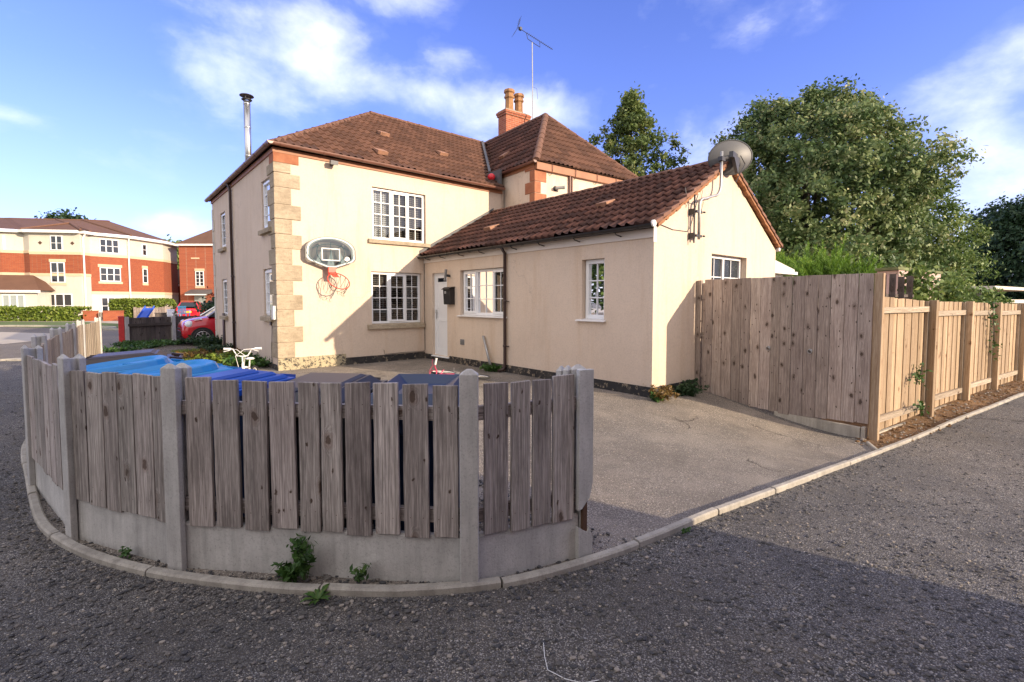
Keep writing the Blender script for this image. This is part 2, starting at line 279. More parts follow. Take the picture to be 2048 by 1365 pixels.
asphalt('soil', (.12, .070, .035), (.17, .10, .052), (.28, .175, .095), (.42, .30, .19), 70, (.36, .22, .105), (.34, .215, .11), .6, 1.0)
plain('grass', (.10, .15, .03), .9, var=.5, sc=30, bump=.6); plain('paving', (.42, .37, .30), .9, var=.2, sc=2, bump=.3)
for i, c in enumerate([(.10, .095, .09), (.17, .155, .14), (.30, .265, .225), (.06, .06, .064)]): plain('pebble%d' % i, c, .85, var=.35, sc=50, bump=.3)
# brick
def brick_mat(name, c1, c2, mort, sx=4.44, sz=13.3):
    m, t = newmat(name); v = t.obj(); sp = t.node('ShaderNodeSeparateXYZ'); t.l.new(v, sp.inputs[0]); cb = t.node('ShaderNodeCombineXYZ')
    t.l.new(add(t, sp.outputs[0], sp.outputs[1]), cb.inputs[0]); t.l.new(sp.outputs[2], cb.inputs[1])
    b = t.node('ShaderNodeTexBrick'); t.l.new(cb.outputs[0], b.inputs['Vector']); b.inputs['Scale'].default_value = 1
    b.inputs['Brick Width'].default_value = .225; b.inputs['Row Height'].default_value = .075; b.inputs['Mortar Size'].default_value = .006; b.inputs['Color1'].default_value = c4(c1); b.inputs['Color2'].default_value = c4(c2); b.inputs['Mortar'].default_value = c4(mort); b.inputs['Bias'].default_value = 0
    c = t.mix(mul(t, t.noise(v, 6, 5, .7), .4), b.outputs['Color'], tuple(x * .6 for x in c1)); setc(t, c, .88, b.outputs['Fac'], -.3, .004); M[name] = m
brick_mat('brick_orange', (.27, .052, .020), (.35, .085, .030), (.26, .16, .10)); brick_mat('brick_chimney', (.30, .075, .035), (.42, .14, .065), (.38, .28, .20)); brick_mat('brick_red', (.29, .062, .026), (.38, .095, .038), (.36, .24, .17))
tile_mat('tile_far', (.11, .055, .035), (.145, .075, .048), (.17, .09, .058))
# foliage
def leaf_mat(name, stops, trans=.25, rough=.55, spec=.4):
    m, t = newmat(name); at = t.node('ShaderNodeAttribute', attribute_name='tv'); v = t.obj()
    c = t.ramp(at.outputs['Fac'], stops); n = t.noise(v, .9, 4, .6); c = t.mix(mul(t, t.ramp(n, [(.4, 0), (.7, 1)]), .4), c, tuple(x * .7 for x in stops[0][1]))
    t.l.new(c, t.b.inputs['Base Color']); t.b.inputs['Roughness'].default_value = rough; t.b.inputs['Specular IOR Level'].default_value = spec
    tl = t.node('ShaderNodeBsdfTranslucent'); t.l.new(c, tl.inputs[0]); mx = t.node('ShaderNodeMixShader'); mx.inputs[0].default_value = trans
    t.l.new(t.b.outputs[0], mx.inputs[1]); t.l.new(tl.outputs[0], mx.inputs[2]); t.l.new(mx.outputs[0], t.o.inputs[0]); M[name] = m
leaf_mat('leaf_sycamore', [(0, (.04, .08, .025)), (.4, (.10, .165, .05)), (.74, (.25, .30, .11)), (1, (.60, .54, .30))])
leaf_mat('leaf_birch', [(0, (.06, .10, .03)), (.6, (.17, .23, .06)), (1, (.44, .42, .15))])
leaf_mat('leaf_dark', [(0, (.02, .05, .02)), (.7, (.045, .09, .034)), (1, (.09, .14, .05))])
leaf_mat('leaf_mid', [(0, (.06, .11, .025)), (.6, (.17, .25, .06)), (1, (.44, .45, .17))])
leaf_mat('leaf_conifer', [(0, (.07, .14, .02)), (.5, (.18, .32, .04)), (1, (.38, .52, .09))])
leaf_mat('leaf_hedge', [(0, (.07, .12, .015)), (.5, (.19, .26, .035)), (1, (.40, .42, .08))])
leaf_mat('leaf_weed', [(0, (.025, .07, .012)), (.6, (.06, .14, .025)), (1, (.14, .20, .05))])
leaf_mat('leaf_dry', [(0, (.10, .06, .02)), (.5, (.26, .16, .05)), (1, (.36, .30, .09))])
leaf_mat('leaf_red', [(0, (.10, .01, .01)), (1, (.45, .04, .03))])
leaf_mat('bark', [(0, (.06, .05, .04)), (1, (.14, .12, .10))], 0.0, .9, .2)
# ------------------------------------------------------------------ mesh building
class MB:
    def __init__(s): s.v = []; s.f = []; s.m = []; s.tv = []
    def vert(s, p): s.v.append(tuple(p)); return len(s.v) - 1
    def face(s, idx, m=0): s.f.append(tuple(idx)); s.m.append(m)
    def quad(s, a, b, c, d, m=0): i = len(s.v); s.v += [tuple(a), tuple(b), tuple(c), tuple(d)]; s.face((i, i + 1, i + 2, i + 3), m)
    def poly(s, pts, m=0): i = len(s.v); s.v += [tuple(p) for p in pts]; s.face(range(i, i + len(pts)), m)
    def box(s, lo, hi, m=0, mat=None):
        x0, y0, z0 = lo; x1, y1, z1 = hi
        P = [(x0, y0, z0), (x1, y0, z0), (x1, y1, z0), (x0, y1, z0), (x0, y0, z1), (x1, y0, z1), (x1, y1, z1), (x0, y1, z1)]
        if mat is not None: P = [tuple(mat @ Vector(p)) for p in P]
        i = len(s.v); s.v += P
        for f in ((3, 2, 1, 0), (4, 5, 6, 7), (0, 1, 5, 4), (1, 2, 6, 5), (2, 3, 7, 6), (3, 0, 4, 7)): s.face([i + k for k in f], m)
    def cbox(s, c, size, m=0, rot=None):
        h = [x / 2 for x in size]; mt = Matrix.Translation(c)
        if rot is not None: mt = mt @ (rot if isinstance(rot, Matrix) else Matrix.Rotation(rot, 4, 'Z'))
        s.box((-h[0], -h[1], -h[2]), h, m, mt)
    def prism(s, pts, vec, m=0):
        n = len(pts); i = len(s.v); vec = Vector(vec)
        s.v += [tuple(Vector(p)) for p in pts] + [tuple(Vector(p) + vec) for p in pts]
        s.face([i + k for k in range(n)][::-1], m); s.face([i + n + k for k in range(n)], m)
        for k in range(n): s.face((i + k, i + (k + 1) % n, i + n + (k + 1) % n, i + n + k), m)
    def tube(s, path, r, seg=8, m=0, caps=True, closed=False):
        path = [Vector(p) for p in path]; n = len(path); rs = r if isinstance(r, (list, tuple)) else [r] * n
        i0 = len(s.v); prev = None
        for k, p in enumerate(path):
            if closed: d = (path[(k + 1) % n] - path[k - 1])
            else: d = path[min(k + 1, n - 1)] - path[max(k - 1, 0)]
            d = d.normalized() if d.length > 1e-9 else Vector((0, 0, 1))
            if prev is None:
                a = d.cross(Vector((0, 0, 1)));
                if a.length < 1e-3: a = d.cross(Vector((1, 0, 0)))
                a.normalize()
            else:
                a = prev - d * prev.dot(d)
                if a.length < 1e-4: a = d.cross(Vector((0, 1, 0)))
                a.normalize()
            prev = a; b = d.cross(a)
            for j in range(seg):
                t = 2 * PI * j / seg; s.v.append(tuple(p + (a * math.cos(t) + b * math.sin(t)) * rs[k]))
        for k in range(n if closed else n - 1):
            k2 = (k + 1) % n
            for j in range(seg): s.face((i0 + k * seg + j, i0 + k * seg + (j + 1) % seg, i0 + k2 * seg + (j + 1) % seg, i0 + k2 * seg + j), m)
        if caps and not closed:
            s.face([i0 + j for j in range(seg)][::-1], m); s.face([i0 + (n - 1) * seg + j for j in range(seg)], m)
    def ring(s, c, e1, e2, R_, r, n=28, seg=6, m=0):
        c = Vector(c); e1 = Vector(e1).normalized(); e2 = Vector(e2).normalized()
        s.tube([c + e1 * R_ * math.cos(2 * PI * k / n) + e2 * R_ * math.sin(2 * PI * k / n) for k in range(n)], r, seg, m, closed=True)
    def lathe(s, c, prof, seg=24, m=0, axis=(0, 0, 1)):
        c = Vector(c); ax = Vector(axis).normalized(); a = ax.cross(Vector((0, 0, 1)));
        if a.length < 1e-3: a = Vector((1, 0, 0))
        a.normalize(); b = ax.cross(a); i0 = len(s.v)
        for r, h in prof:
            for j in range(seg):
                t = 2 * PI * j / seg; s.v.append(tuple(c + ax * h + (a * math.cos(t) + b * math.sin(t)) * r))
        for k in range(len(prof) - 1):
            for j in range(seg): s.face((i0 + k * seg + j, i0 + k * seg + (j + 1) % seg, i0 + (k + 1) * seg + (j + 1) % seg, i0 + (k + 1) * seg + j), m)
def obj(name, mb, mats, parent=None, loc=None, smooth=False, bevel=0, local=False, recalc=True):
    me = bpy.data.meshes.new(name); me.from_pydata(mb.v, [], mb.f)
    if not isinstance(mats, (list, tuple)): mats = [mats]
    for k in mats: me.materials.append(M[k])
    if len(mats) > 1: me.polygons.foreach_set('material_index', mb.m)
    if mb.tv:
        at = me.attributes.new('tv', 'FLOAT', 'FACE'); at.data.foreach_set('value', mb.tv)
    if recalc:
        b = bmesh.new(); b.from_mesh(me); bmesh.ops.recalc_face_normals(b, faces=b.faces); b.to_mesh(me); b.free()
    if smooth: me.polygons.foreach_set('use_smooth', [True] * len(me.polygons))
    me.update(); o = bpy.data.objects.new(name, me); COL.objects.link(o)
    if loc is not None: o.location = loc
    if parent is not None:
        o.parent = parent
        if not local and loc is None: o.location = -Vector(parent.location)     # mesh was written in world coordinates
    if bevel:
        bv = o.modifiers.new('bevel', 'BEVEL'); bv.width = bevel; bv.segments = 2; bv.limit_method = 'ANGLE'; bv.angle_limit = R(50)
    return o
def board(name, mb, mats, parent, origin, rot=0.0, **kw):
    """mb is in board-local coordinates; origin is a world point; parent is unrotated"""
    o = obj(name, mb, mats, parent, loc=Vector(origin) - Vector(parent.location), **kw); o.rotation_euler = (0, 0, rot) if not isinstance(rot, tuple) else rot
    return o
def tag(o, label, cat, group=None):
    o['label'] = label; o['category'] = cat
    if group: o['group'] = group
    return o
def empty(name, loc, label, cat, group=None, rz=0.0):
    e = bpy.data.objects.new(name, None); COL.objects.link(e); e.location = loc; e.rotation_euler = (0, 0, rz); e.empty_display_size = .2
    return tag(e, label, cat, group)
def kind(o, k='structure'): o['kind'] = k; return o
def copy_tree(o, parent=None):
    c = o.copy(); COL.objects.link(c); c.parent = parent
    for ch in [x for x in bpy.data.objects if x.parent == o and x != c]: copy_tree(ch, c)
    return c
def V(*a): return Vector(a)
# ------------------------------------------------------------------ ground
def ss(a, b, x):
    t = min(1, max(0, (x - a) / (b - a))); return t * t * (3 - 2 * t)
def zg(X, Y): return -(.36 * ss(2.2, 7.8, X) - .14 * ss(8, 13, X)) * (1 - ss(1.9, 4.6, Y))
def axis_steps(segs):
    o = []
    for a, b, st in segs:
        n = max(1, round((b - a) / st)); o += [a + (b - a) * k / n for k in range(n)]
    o.append(segs[-1][1]); return o
def grid_sheet(name, xs, ys, mat, dz=0.0, rough=0.0):
    nx, ny = len(xs), len(ys); vs = []
    for y in ys:
        for x in xs:
            z = zg(x, y) + dz
            if rough: z += rough * (mnoise.noise(V(x * 1.7, y * 1.7, 0)) + .5 * mnoise.noise(V(x * 5.1, y * 5.1, 3)))
            vs.append((x, y, z))
    mb = MB(); mb.v = vs
    for j in range(ny - 1):
        for i in range(nx - 1): mb.face((j * nx + i, j * nx + i + 1, (j + 1) * nx + i + 1, (j + 1) * nx + i))
    return kind(obj(name, mb, mat, smooth=True, recalc=False))
def region(name, pts, mat, dz, step=.4, kd='structure'):
    bm = bmesh.new(); f = bm.faces.new([bm.verts.new((x, y, 0)) for x, y in pts])
    if f.normal.z < 0 or True: bm.normal_update()
    xs = [p[0] for p in pts]; ys = [p[1] for p in pts]
    if step:
        for ax, lo, hi in ((0, min(xs), max(xs)), (1, min(ys), max(ys))):
            k = lo + step
            while k < hi:
                co = V(0, 0, 0); co[ax] = k; no = V(0, 0, 0); no[ax] = 1
                bmesh.ops.bisect_plane(bm, geom=bm.verts[:] + bm.edges[:] + bm.faces[:], plane_co=co, plane_no=no, dist=1e-5); k += step
    for v in bm.verts: v.co.z = zg(v.co.x, v.co.y) + dz
    bmesh.ops.recalc_face_normals(bm, faces=bm.faces)
    me = bpy.data.meshes.new(name); bm.to_mesh(me); bm.free()
    if me.polygons[0].normal.z < 0: me.flip_normals()
    me.materials.append(M[mat]); me.polygons.foreach_set('use_smooth', [True] * len(me.polygons))
    o = bpy.data.objects.new(name, me); COL.objects.link(o); return kind(o, kd)
KERB = [(-0.60, 8.2), (-0.615, 6.963), (-0.495, 5.764), (-0.361, 4.654), (-0.224, 4.122), (-0.044, 3.695), (0.169, 3.326), (0.371, 3.052), (0.603, 2.768), (0.834, 2.524), (1.04, 2.325), (1.248, 2.158), (1.589, 1.954), (2.03, 1.813), (2.628, 1.711), (3.411, 1.674), (4.113, 1.64), (4.959, 1.622), (6.064, 1.597), (7.325, 1.512), (9.695, 1.163), (11.503, 0.824), (13.042, 0.567), (18, -.2), (30, -2)]
grid_sheet('ground', axis_steps([(-320, -20, 20), (-20, -3, 2), (-3, 1.5, .25), (1.5, 14, .25), (14, 30, 1), (30, 320, 20)]), axis_steps([(-300, -12, 20), (-12, -2, 1), (-2, 6, .25), (6, 16, 1), (16, 360, 20)]), 'asphalt', 0, 0)
drive = [(p[0], p[1]) for p in KERB[1:20]] + [(7.67, 1.72), (7.86, 4.3), (6.6, 4.3), (6.6, 11.25), (2.95, 11.25), (2.95, 13.2), (.3, 14.0), (.1, 14.5), (-.35, 10)]
region('driveway', drive, 'driveway', .004)
region('soil_bed', [(7.67, 1.72), (7.325, 1.512), (9.695, 1.163), (11.503, .824), (13.042, .567), (18, -.2), (30, -2), (30, 3), (9, 3)], 'soil', .006, .5)
region('gravel_strip', [(.1, 14.0), (.3, 13.6), (2.95, 12.8), (2.95, 18.8), (3.6, 19), (3.6, 23), (.75, 23.5), (.55, 21.8), (.35, 17.5)], 'gravel_ground', .008, 1.0)
region('gravel_patch', [(.85, 2.95), (1.5, 2.15), (2.2, 1.93), (2.35, 2.5), (2.0, 3.2), (2.1, 4.6), (1.2, 4.4)], 'gravel_ground', .008, .4)
region('road', [(-60, 18.5), (-1.75, 18.0), (-1.2, 17.6), (.05, 15.2), (.25, 19.4), (.55, 19.3), (.70, 22.0), (2.0, 26.5), (40, 24), (60, 30), (.9, 32.2), (-4.4, 41.2), (-60, 90)], 'road', .004, 0)
region('pavement', [(-3.6, 34.0), (-1.6, 31.0), (-1.0, 27), (-2.6, 24.5), (-3.4, 27.0), (-60, 50), (-60, 64)], 'paving', .008, 0)
region('grass_verge', [(-60, 90.0), (-4.44, 41.2), (.911, 32.4), (3.4, 34.5), (1.2, 40.5), (-.76, 46.2), (-5.0, 50.0), (-60, 96)], 'grass', .012, 0)
region('far_garden', [(-60, 97), (-5, 50.3), (-.76, 46.4), (3.4, 35), (9, 30), (50, 60), (10, 90), (-40, 110)], 'paving', .006, 0)
# left edge kerb of the road
def swept(name, pts, w_, h_, mat, joint=.915, dz=0.0, gap=.012, base=-.05):
    # catmull-rom resample
    P = [V(*p, 0) for p in pts]; path = []
    for i in range(len(P) - 1):
        p0 = P[max(i - 1, 0)]; p1 = P[i]; p2 = P[i + 1]; p3 = P[min(i + 2, len(P) - 1)]; n = max(2, int((p2 - p1).length / .12))
        for k in range(n):
            t = k / n; path.append(.5 * ((2 * p1) + (p2 - p0) * t + (2 * p0 - 5 * p1 + 4 * p2 - p3) * t * t + (3 * p1 - p0 - 3 * p2 + p3) * t ** 3))
    path.append(P[-1]); mb = MB(); acc = 0; seg = [path[0]]; segs = []
    for a, b in zip(path, path[1:]):
        acc += (b - a).length; seg.append(b)
        if acc > joint: segs.append(seg); seg = [b]; acc = 0
    if len(seg) > 1: segs.append(seg)
    for sg in segs:
        ring = []; n = len(sg); jz = random.uniform(-.007, .006); jo = random.uniform(-.005, .005)
        for k, p in enumerate(sg):
            d = (sg[min(k + 1, n - 1)] - sg[max(k - 1, 0)]).normalized(); nn = V(-d.y, d.x, 0)
            q = p + nn * jo
            if k == 0: q = q + d * gap
            z = zg(q.x, q.y) + dz + jz + .002 * mnoise.noise(q * 7)
            c = .010
            prof = [(-w_ / 2, base), (-w_ / 2, h_ - c), (-w_ / 2 + c, h_), (w_ / 2 - c, h_), (w_ / 2, h_ - c), (w_ / 2, base)]
            ring.append([mb.vert((q.x + nn.x * a, q.y + nn.y * a, z + b)) for a, b in prof])
        for r0, r1 in zip(ring, ring[1:]):
            for j in range(5): mb.face((r0[j], r0[j + 1], r1[j + 1], r1[j]))
        mb.face(ring[0]); mb.face(ring[-1][::-1])
    return kind(obj(name, mb, mat))
swept('kerb', KERB, .055, .042, 'kerbstone')
swept('kerb', [(-30, 18.9), (-2.6, 17.8), (-1.75, 17.6), (-1.3, 17.3), (-.95, 16.9), (-.62, 15.6), (-.55, 12.6), (-.60, 8.2)], .12, .05, 'kerbstone')
swept('kerb', [(-60, 90), (-4.44, 41.2), (.911, 32.3), (20, 29.5)], .15, .10, 'concrete_pale', 2)
swept('kerb', [(7.67, 1.72), (7.325, 1.54)], .04, .04, 'concrete_pale')
# ------------------------------------------------------------------ stones
def stones(name, n, region_fn, smin, smax, mats, dz=0.0, seed=1):
    r = random.Random(seed); mb = MB()
    ico = [(0, 0, 1), (.89, 0, .45), (.28, .85, .45), (-.72, .53, .45), (-.72, -.53, .45), (.28, -.85, .45), (.72, .53, -.45), (-.28, .85, -.45), (-.89, 0, -.45), (-.28, -.85, -.45), (.72, -.53, -.45), (0, 0, -1)]
    fc = [(0, 1, 2), (0, 2, 3), (0, 3, 4), (0, 4, 5), (0, 5, 1), (1, 6, 2), (2, 7, 3), (3, 8, 4), (4, 9, 5), (5, 10, 1), (6, 7, 2), (7, 8, 3), (8, 9, 4), (9, 10, 5), (10, 6, 1)]
    for _ in range(n):
        x, y = region_fn(r); s = smin + (smax - smin) * r.random() ** 3; a = r.random() * 2 * PI; ca, sa = math.cos(a), math.sin(a); ex = r.uniform(.8, 1.5); ez = r.uniform(.35, .75)
        i = len(mb.v); z = zg(x, y) + dz; mi = r.choices(range(len(mats)), weights=[3, 2, 1, 3][:len(mats)])[0]
        for px, py, pz in ico:
            k = r.uniform(.75, 1.2); X = px * s * ex * k; Y = py * s * k; mb.v.append((x + X * ca - Y * sa, y + X * sa + Y * ca, z + (pz * k) * s * ez + s * ez * .35))
        for f in fc: mb.face([i + q for q in f], mi)
    return kind(obj(name, mb, mats, recalc=False), 'stuff')
FWH = V(math.sin(CH), math.cos(CH), 0); RTH = V(math.cos(CH), -math.sin(CH), 0)
def kerb_side(x, y):
    best = 9; side = 1
    for a, b in zip(KERB, KERB[1:]):
        ax, ay = a; bx, by = b; dx, dy = bx - ax, by - ay; t = max(0, min(1, ((x - ax) * dx + (y - ay) * dy) / (dx * dx + dy * dy))); qx, qy = ax + t * dx, ay + t * dy
        d = math.hypot(x - qx, y - qy)
        if d < best: best = d; side = dx * (y - ay) - dy * (x - ax)
    return best * (1 if side > 0 else -1)
def reg_front(r):
    while True:
        d = 1.7 + 7 * r.random() ** 1.6; s = r.uniform(-1.15, 1.15) * d; p = FWH * d + RTH * s
        if kerb_side(p.x, p.y) < -.05: return p.x, p.y
def reg_kerb(r):
    while True:
        k = r.randrange(2, 20); a = KERB[k]; b = KERB[k + 1]; t = r.random(); x = a[0] + (b[0] - a[0]) * t; y = a[1] + (b[1] - a[1]) * t
        dx, dy = b[0] - a[0], b[1] - a[1]; l = math.hypot(dx, dy); o = -.04 - abs(r.gauss(0, .10)); 
        return x - dy / l * o, y + dx / l * o
def reg_patch(r):
    while True:
        x, y = r.uniform(.8, 2.5), r.uniform(1.9, 4.6)
        if kerb_side(x, y) > .06: return x, y
def reg_slot(r):
    k = r.randrange(2, 14); a = KERB[k]; b = KERB[k + 1]; t = r.random(); dx, dy = b[0] - a[0], b[1] - a[1]; l = math.hypot(dx, dy); o = .035 + abs(r.gauss(0, .03)); return a[0] + dx * t - dy / l * o, a[1] + dy * t + dx / l * o
PB = ['pebble0', 'pebble1', 'pebble2', 'pebble3']
stones('loose_gravel', 15000, reg_front, .0025, .013, PB, .001, 3)
stones('kerbside_gravel', 2400, reg_kerb, .003, .014, PB, .002, 4)
stones('gravel', 2600, reg_patch, .006, .022, PB, .008, 5)
stones('gravel_at_fence_foot', 500, reg_slot, .004, .014, PB, .008, 6)
def reg_soil(r):
    x = r.uniform(7.5, 22); f = 1.78 - (x - 8) * .137; k = 1.50 - (x - 7.3) * .165; return x, k + (f - k) * r.random()
stones('soil_clods', 2500, reg_soil, .005, .03, ['soil', 'pebble2', 'soil'], .008, 8)
# ------------------------------------------------------------------ picket fence in front
FP = [V(-.421, 5.481, 0), V(-.141, 4.137, 0), V(.322, 3.290, 0), V(1.477, 2.074, 0), V(2.154, 1.884, 0)]
def post_mesh(h=1.15, w_=.098, d_=.115, broken=False):
    """H section, local x = along fence, local -y = outwards"""
    mb = MB(); fl = .036; hw = w_ / 2; hd = d_ / 2
    def peaked(x0, x1, y0, y1, z0, z1, pk=.028):
        xm = (x0 + x1) / 2; ym = (y0 + y1) / 2
        a = [(x0, y0), (x1, y0), (x1, y1), (x0, y1)]; lo = [mb.vert((x, y, z0)) for x, y in a]; hi = [mb.vert((x, y, z1)) for x, y in a]
        ridge = [mb.vert((xm - .012, ym, z1 + pk)), mb.vert((xm + .012, ym, z1 + pk))]
        mb.face(lo[::-1])
        for k in range(4): mb.face((lo[k], lo[(k + 1) % 4], hi[(k + 1) % 4], hi[k]))
        mb.face((hi[0], hi[1], ridge[1], ridge[0])); mb.face((hi[1], hi[2], ridge[1])); mb.face((hi[2], hi[3], ridge[0], ridge[1])); mb.face((hi[3], hi[0], ridge[0]))
    if broken:
        mb.prism([(-hw, -hd, -.1), (hw, -hd, -.1), (hw, -hd, .13), (hw * .5, -hd, .19), (hw * .2, -hd, .165), (-hw, -hd, .20)], (0, fl, 0))
        mb.box((-hw * .3, -hd + .006, .1), (hw * .3, -hd + fl - .004, .46), 1); mb.tube([(.012, -hd + .01, .15), (.010, -hd + .006, .42)], .004, 6, 1)
        mb.prism([(-hw, -hd, h), (hw, -hd, h), (hw, -hd, .46), (hw * .55, -hd, .37), (0, -hd, .34), (-hw * .5, -hd, .31), (-hw, -hd, .30)], (0, fl, 0))
    else: peaked(-hw, hw, -hd, -hd + fl, -.1, h)
    mb.box((-.018, -hd + fl - .002, -.1), (.018, hd - fl + .002, h - .004)); peaked(-hw, hw, hd - fl, hd, -.1, h - .006)
    return mb
def picket_mesh(w_, h, th=.019, lean=0):
    mb = MB(); r = random.uniform; n = 6; 
    L = []; 
    for k in range(n + 1):
        z = h * k / n; L.append((-w_ / 2 + r(-.0012, .0012) + lean * z, w_ / 2 + r(-.0012, .0012) + lean * z, z + (0 if 0 < k < n else 0)))
    tl = r(-.004, .004)
    rows = []
    for k, (a, b, z) in enumerate(L):
        za, zb = (z + tl, z - tl) if k == n else (z, z)
        rows.append([mb.vert((a, -th / 2, za)), mb.vert((b, -th / 2, zb)), mb.vert((b, th / 2, zb)), mb.vert((a, th / 2, za))])
    mb.face(rows[0][::-1]); mb.face(rows[-1])
    for r0, r1 in zip(rows, rows[1:]):
        for j in range(4): mb.face((r0[j], r0[(j + 1) % 4], r1[(j + 1) % 4], r1[j]))
    # nail heads
    for zz in (.10, h - .13):
        for xx in (-w_ * .27, w_ * .25): mb.lathe((xx + r(-.006, .006), -th / 2 - .0008, zz + r(-.02, .02)), [(0.0001, 0), (.0028, 0.0005)], 6, 1, (0, -1, 0))
    return mb
def rail_mesh(L, h=.075, th=.032):
    mb = MB(); mb.box((-h / 2, -th / 2, 0), (h / 2, th / 2, L)); return mb     # grain runs along local z
def put_rail(par, a, b, z, mat='wood_grey', h=.075, th=.032, name='rail'):
    a = V(a.x, a.y, z); b = V(b.x, b.y, z); d = (b - a); o = obj(name, rail_mesh(d.length, h, th), mat, par, loc=a - Vector(par.location))
    zax = d.normalized(); yax = V(zax.y, -zax.x, 0).normalized() * -1; xax = yax.cross(zax); o.rotation_euler = Matrix((xax, yax, zax)).transposed().to_euler(); return o
T12 = [(0.039, 0.193), (0.205, 0.365), (0.375, 0.461), (0.471, 0.583), (0.595, 0.716), (0.722, 0.835)]
T23 = [(0.052, 0.195), (0.202, 0.365), (0.376, 0.509), (0.516, 0.66), (0.669, 0.83), (0.84, 0.945)]
T34 = [(0.046, 0.133), (0.146, 0.233), (0.247, 0.33), (0.343, 0.429), (0.442, 0.51), (0.517, 0.585), (0.598, 0.681), (0.696, 0.776), (0.792, 0.873), (0.889, 0.968)]
T45 = [(0.102, 0.30), (0.325, 0.488), (0.515, 0.68), (0.70, 0.90)]
fence = empty('picket_fence', (FP[2].x, FP[2].y, 0), 'curved grey board fence with concrete posts around the wheelie bins, nearest the viewer', 'fence')
def bay(par, A, B, table, zb=(.262, 1.095), matp='wood_grey', rails=True, gb=.27, outs=1.0, gbmat='concrete'):
    d = (B - A); L = d.length; u = d / L; nrm = V(u.y, -u.x, 0) * outs; rz = math.atan2(u.y, u.x)        # nrm = outwards
    if gb:
        mb = MB(); mb.box((0.03, -.022, -.05), (L - .03, .022, gb - .012)); mb.prism([(0.03, -.022, gb - .012), (.03, -.012, gb), (.03, .012, gb), (.03, .022, gb - .012)], (L - .06, 0, 0))
        board('gravel_board', mb, gbmat, par, A + V(0, 0, 0), rz)
    if rails:
        for z in (.375, .93): put_rail(par, A + u * .03 + nrm * 0, B - u * .03, z, matp)
    for i, (a, b) in enumerate(table):
        w_ = (b - a) * L; c = A + u * ((a + b) / 2 * L) + nrm * (.032 / 2 + .012)
        z0 = zb[0] + random.uniform(-.01, .012); z1 = zb[1] + random.uniform(-.012, .012)
        o = board('picket', picket_mesh(w_, z1 - z0, .020, random.uniform(-.004, .006)), [matp, 'rust'], par, V(c.x, c.y, z0), rz if outs > 0 else rz + PI, bevel=.0025)
for i in range(4): bay(fence, FP[i], FP[i + 1], [T12, T23, T34, T45][i], outs=1.0)
for i, p in enumerate(FP):
    a = (FP[min(i + 1, 4)] - FP[max(i - 1, 0)]); rz = math.atan2(a.y, a.x)
    mb = post_mesh([1.15, 1.17, 1.155, 1.145, 1.13][i], broken=(i == 4))
    board('post', mb, ['concrete', 'rust'], fence, p, rz, bevel=.004)
# shoulder post standing just behind the end post
board('post', post_mesh(1.12, .07, .08), ['concrete', 'rust'], fence, V(2.105, 1.975, 0), .3, bevel=.004)
# the run going back to the road, far part in the sun
BP = [V(-.421, 5.481, 0), V(-.50, 7.30, 0), V(-.45, 9.00, 0), V(-.36, 10.75, 0), V(-.27, 12.45, 0), V(-.02, 14.25, 0)]
bfence = empty('picket_fence', (BP[3].x, BP[3].y, 0), 'straight pale board fence with concrete posts running back to the road, far end sunlit', 'fence')
for i in range(5):
    n = 8 if i < 4 else 9; tb = [((k + .32) / (n + .5), (k + 1.10) / (n + .5)) for k in range(n)]
    bay(bfence, BP[i], BP[i + 1], tb, matp='wood_pale', outs=1.0, zb=(.27, 1.07))
for i in range(1, 6): board('post', post_mesh(1.15), ['concrete', 'rust'], bfence, BP[i], math.atan2(1, .05), bevel=.004)
# ------------------------------------------------------------------ plants helper
def leaf_cloud(n, centers, spread, size, up=.4, seed=0, aspect=1.6, dirs=None, tvbias=0.0, flat=0.0, tvc=None):
    """numpy leaves: centres (k,3) -> mesh arrays"""
    r = np.random.default_rng(seed); k = len(centers); idx = r.integers(0, k, n); sp = np.asarray(spread)
    if sp.ndim == 1 and len(sp) == k: sp = sp[idx][:, None]
    pos = np.asarray(centers)[idx] + r.normal(0, 1, (n, 3)) * sp * (1, 1, .8)
    nr = r.normal(0, 1, (n, 3)); nr[:, 2] = nr[:, 2] * (1 - flat) + up; nr += (np.asarray(dirs)[idx] * 1.1 if dirs is not None else 0); nr /= np.linalg.norm(nr, axis=1)[:, None]
    a = np.cross(nr, r.normal(0, 1, (n, 3))); a /= np.linalg.norm(a, axis=1)[:, None] + 1e-9; b = np.cross(nr, a)
    s = (size * r.uniform(.6, 1.35, n))[:, None]
    P = np.stack([pos - a * s * .5 * aspect, pos - b * s * .42 + nr * s * .1, pos + a * s * .5 * aspect, pos + b * s * .42 + nr * s * .1], 1).reshape(-1, 3)
    tv = r.random(n) * .75 + tvbias
    if tvc is not None: tv = tv * .6 + np.asarray(tvc)[idx] * .5
    return P, np.clip(tv, 0, 1)
def leaf_obj(name, P, tv, mat, parent=None, origin=None, label=None):
    n = len(tv); me = bpy.data.meshes.new(name); me.vertices.add(4 * n); org = np.array(origin if origin is not None else (0, 0, 0))
    me.vertices.foreach_set('co', (P - org).astype(np.float32).ravel()); me.loops.add(4 * n); me.loops.foreach_set('vertex_index', np.arange(4 * n, dtype=np.int32))
    me.polygons.add(n); me.polygons.foreach_set('loop_start', np.arange(0, 4 * n, 4, dtype=np.int32))
    try: me.polygons.foreach_set('loop_total', np.full(n, 4, np.int32))
    except Exception: pass
    me.update(calc_edges=True); at = me.attributes.new('tv', 'FLOAT', 'FACE'); at.data.foreach_set('value', tv.astype(np.float32)); me.materials.append(M[mat])
    o = bpy.data.objects.new(name, me); COL.objects.link(o)
    if parent is not None: o.parent = parent
    elif origin is not None: o.location = origin
    return o
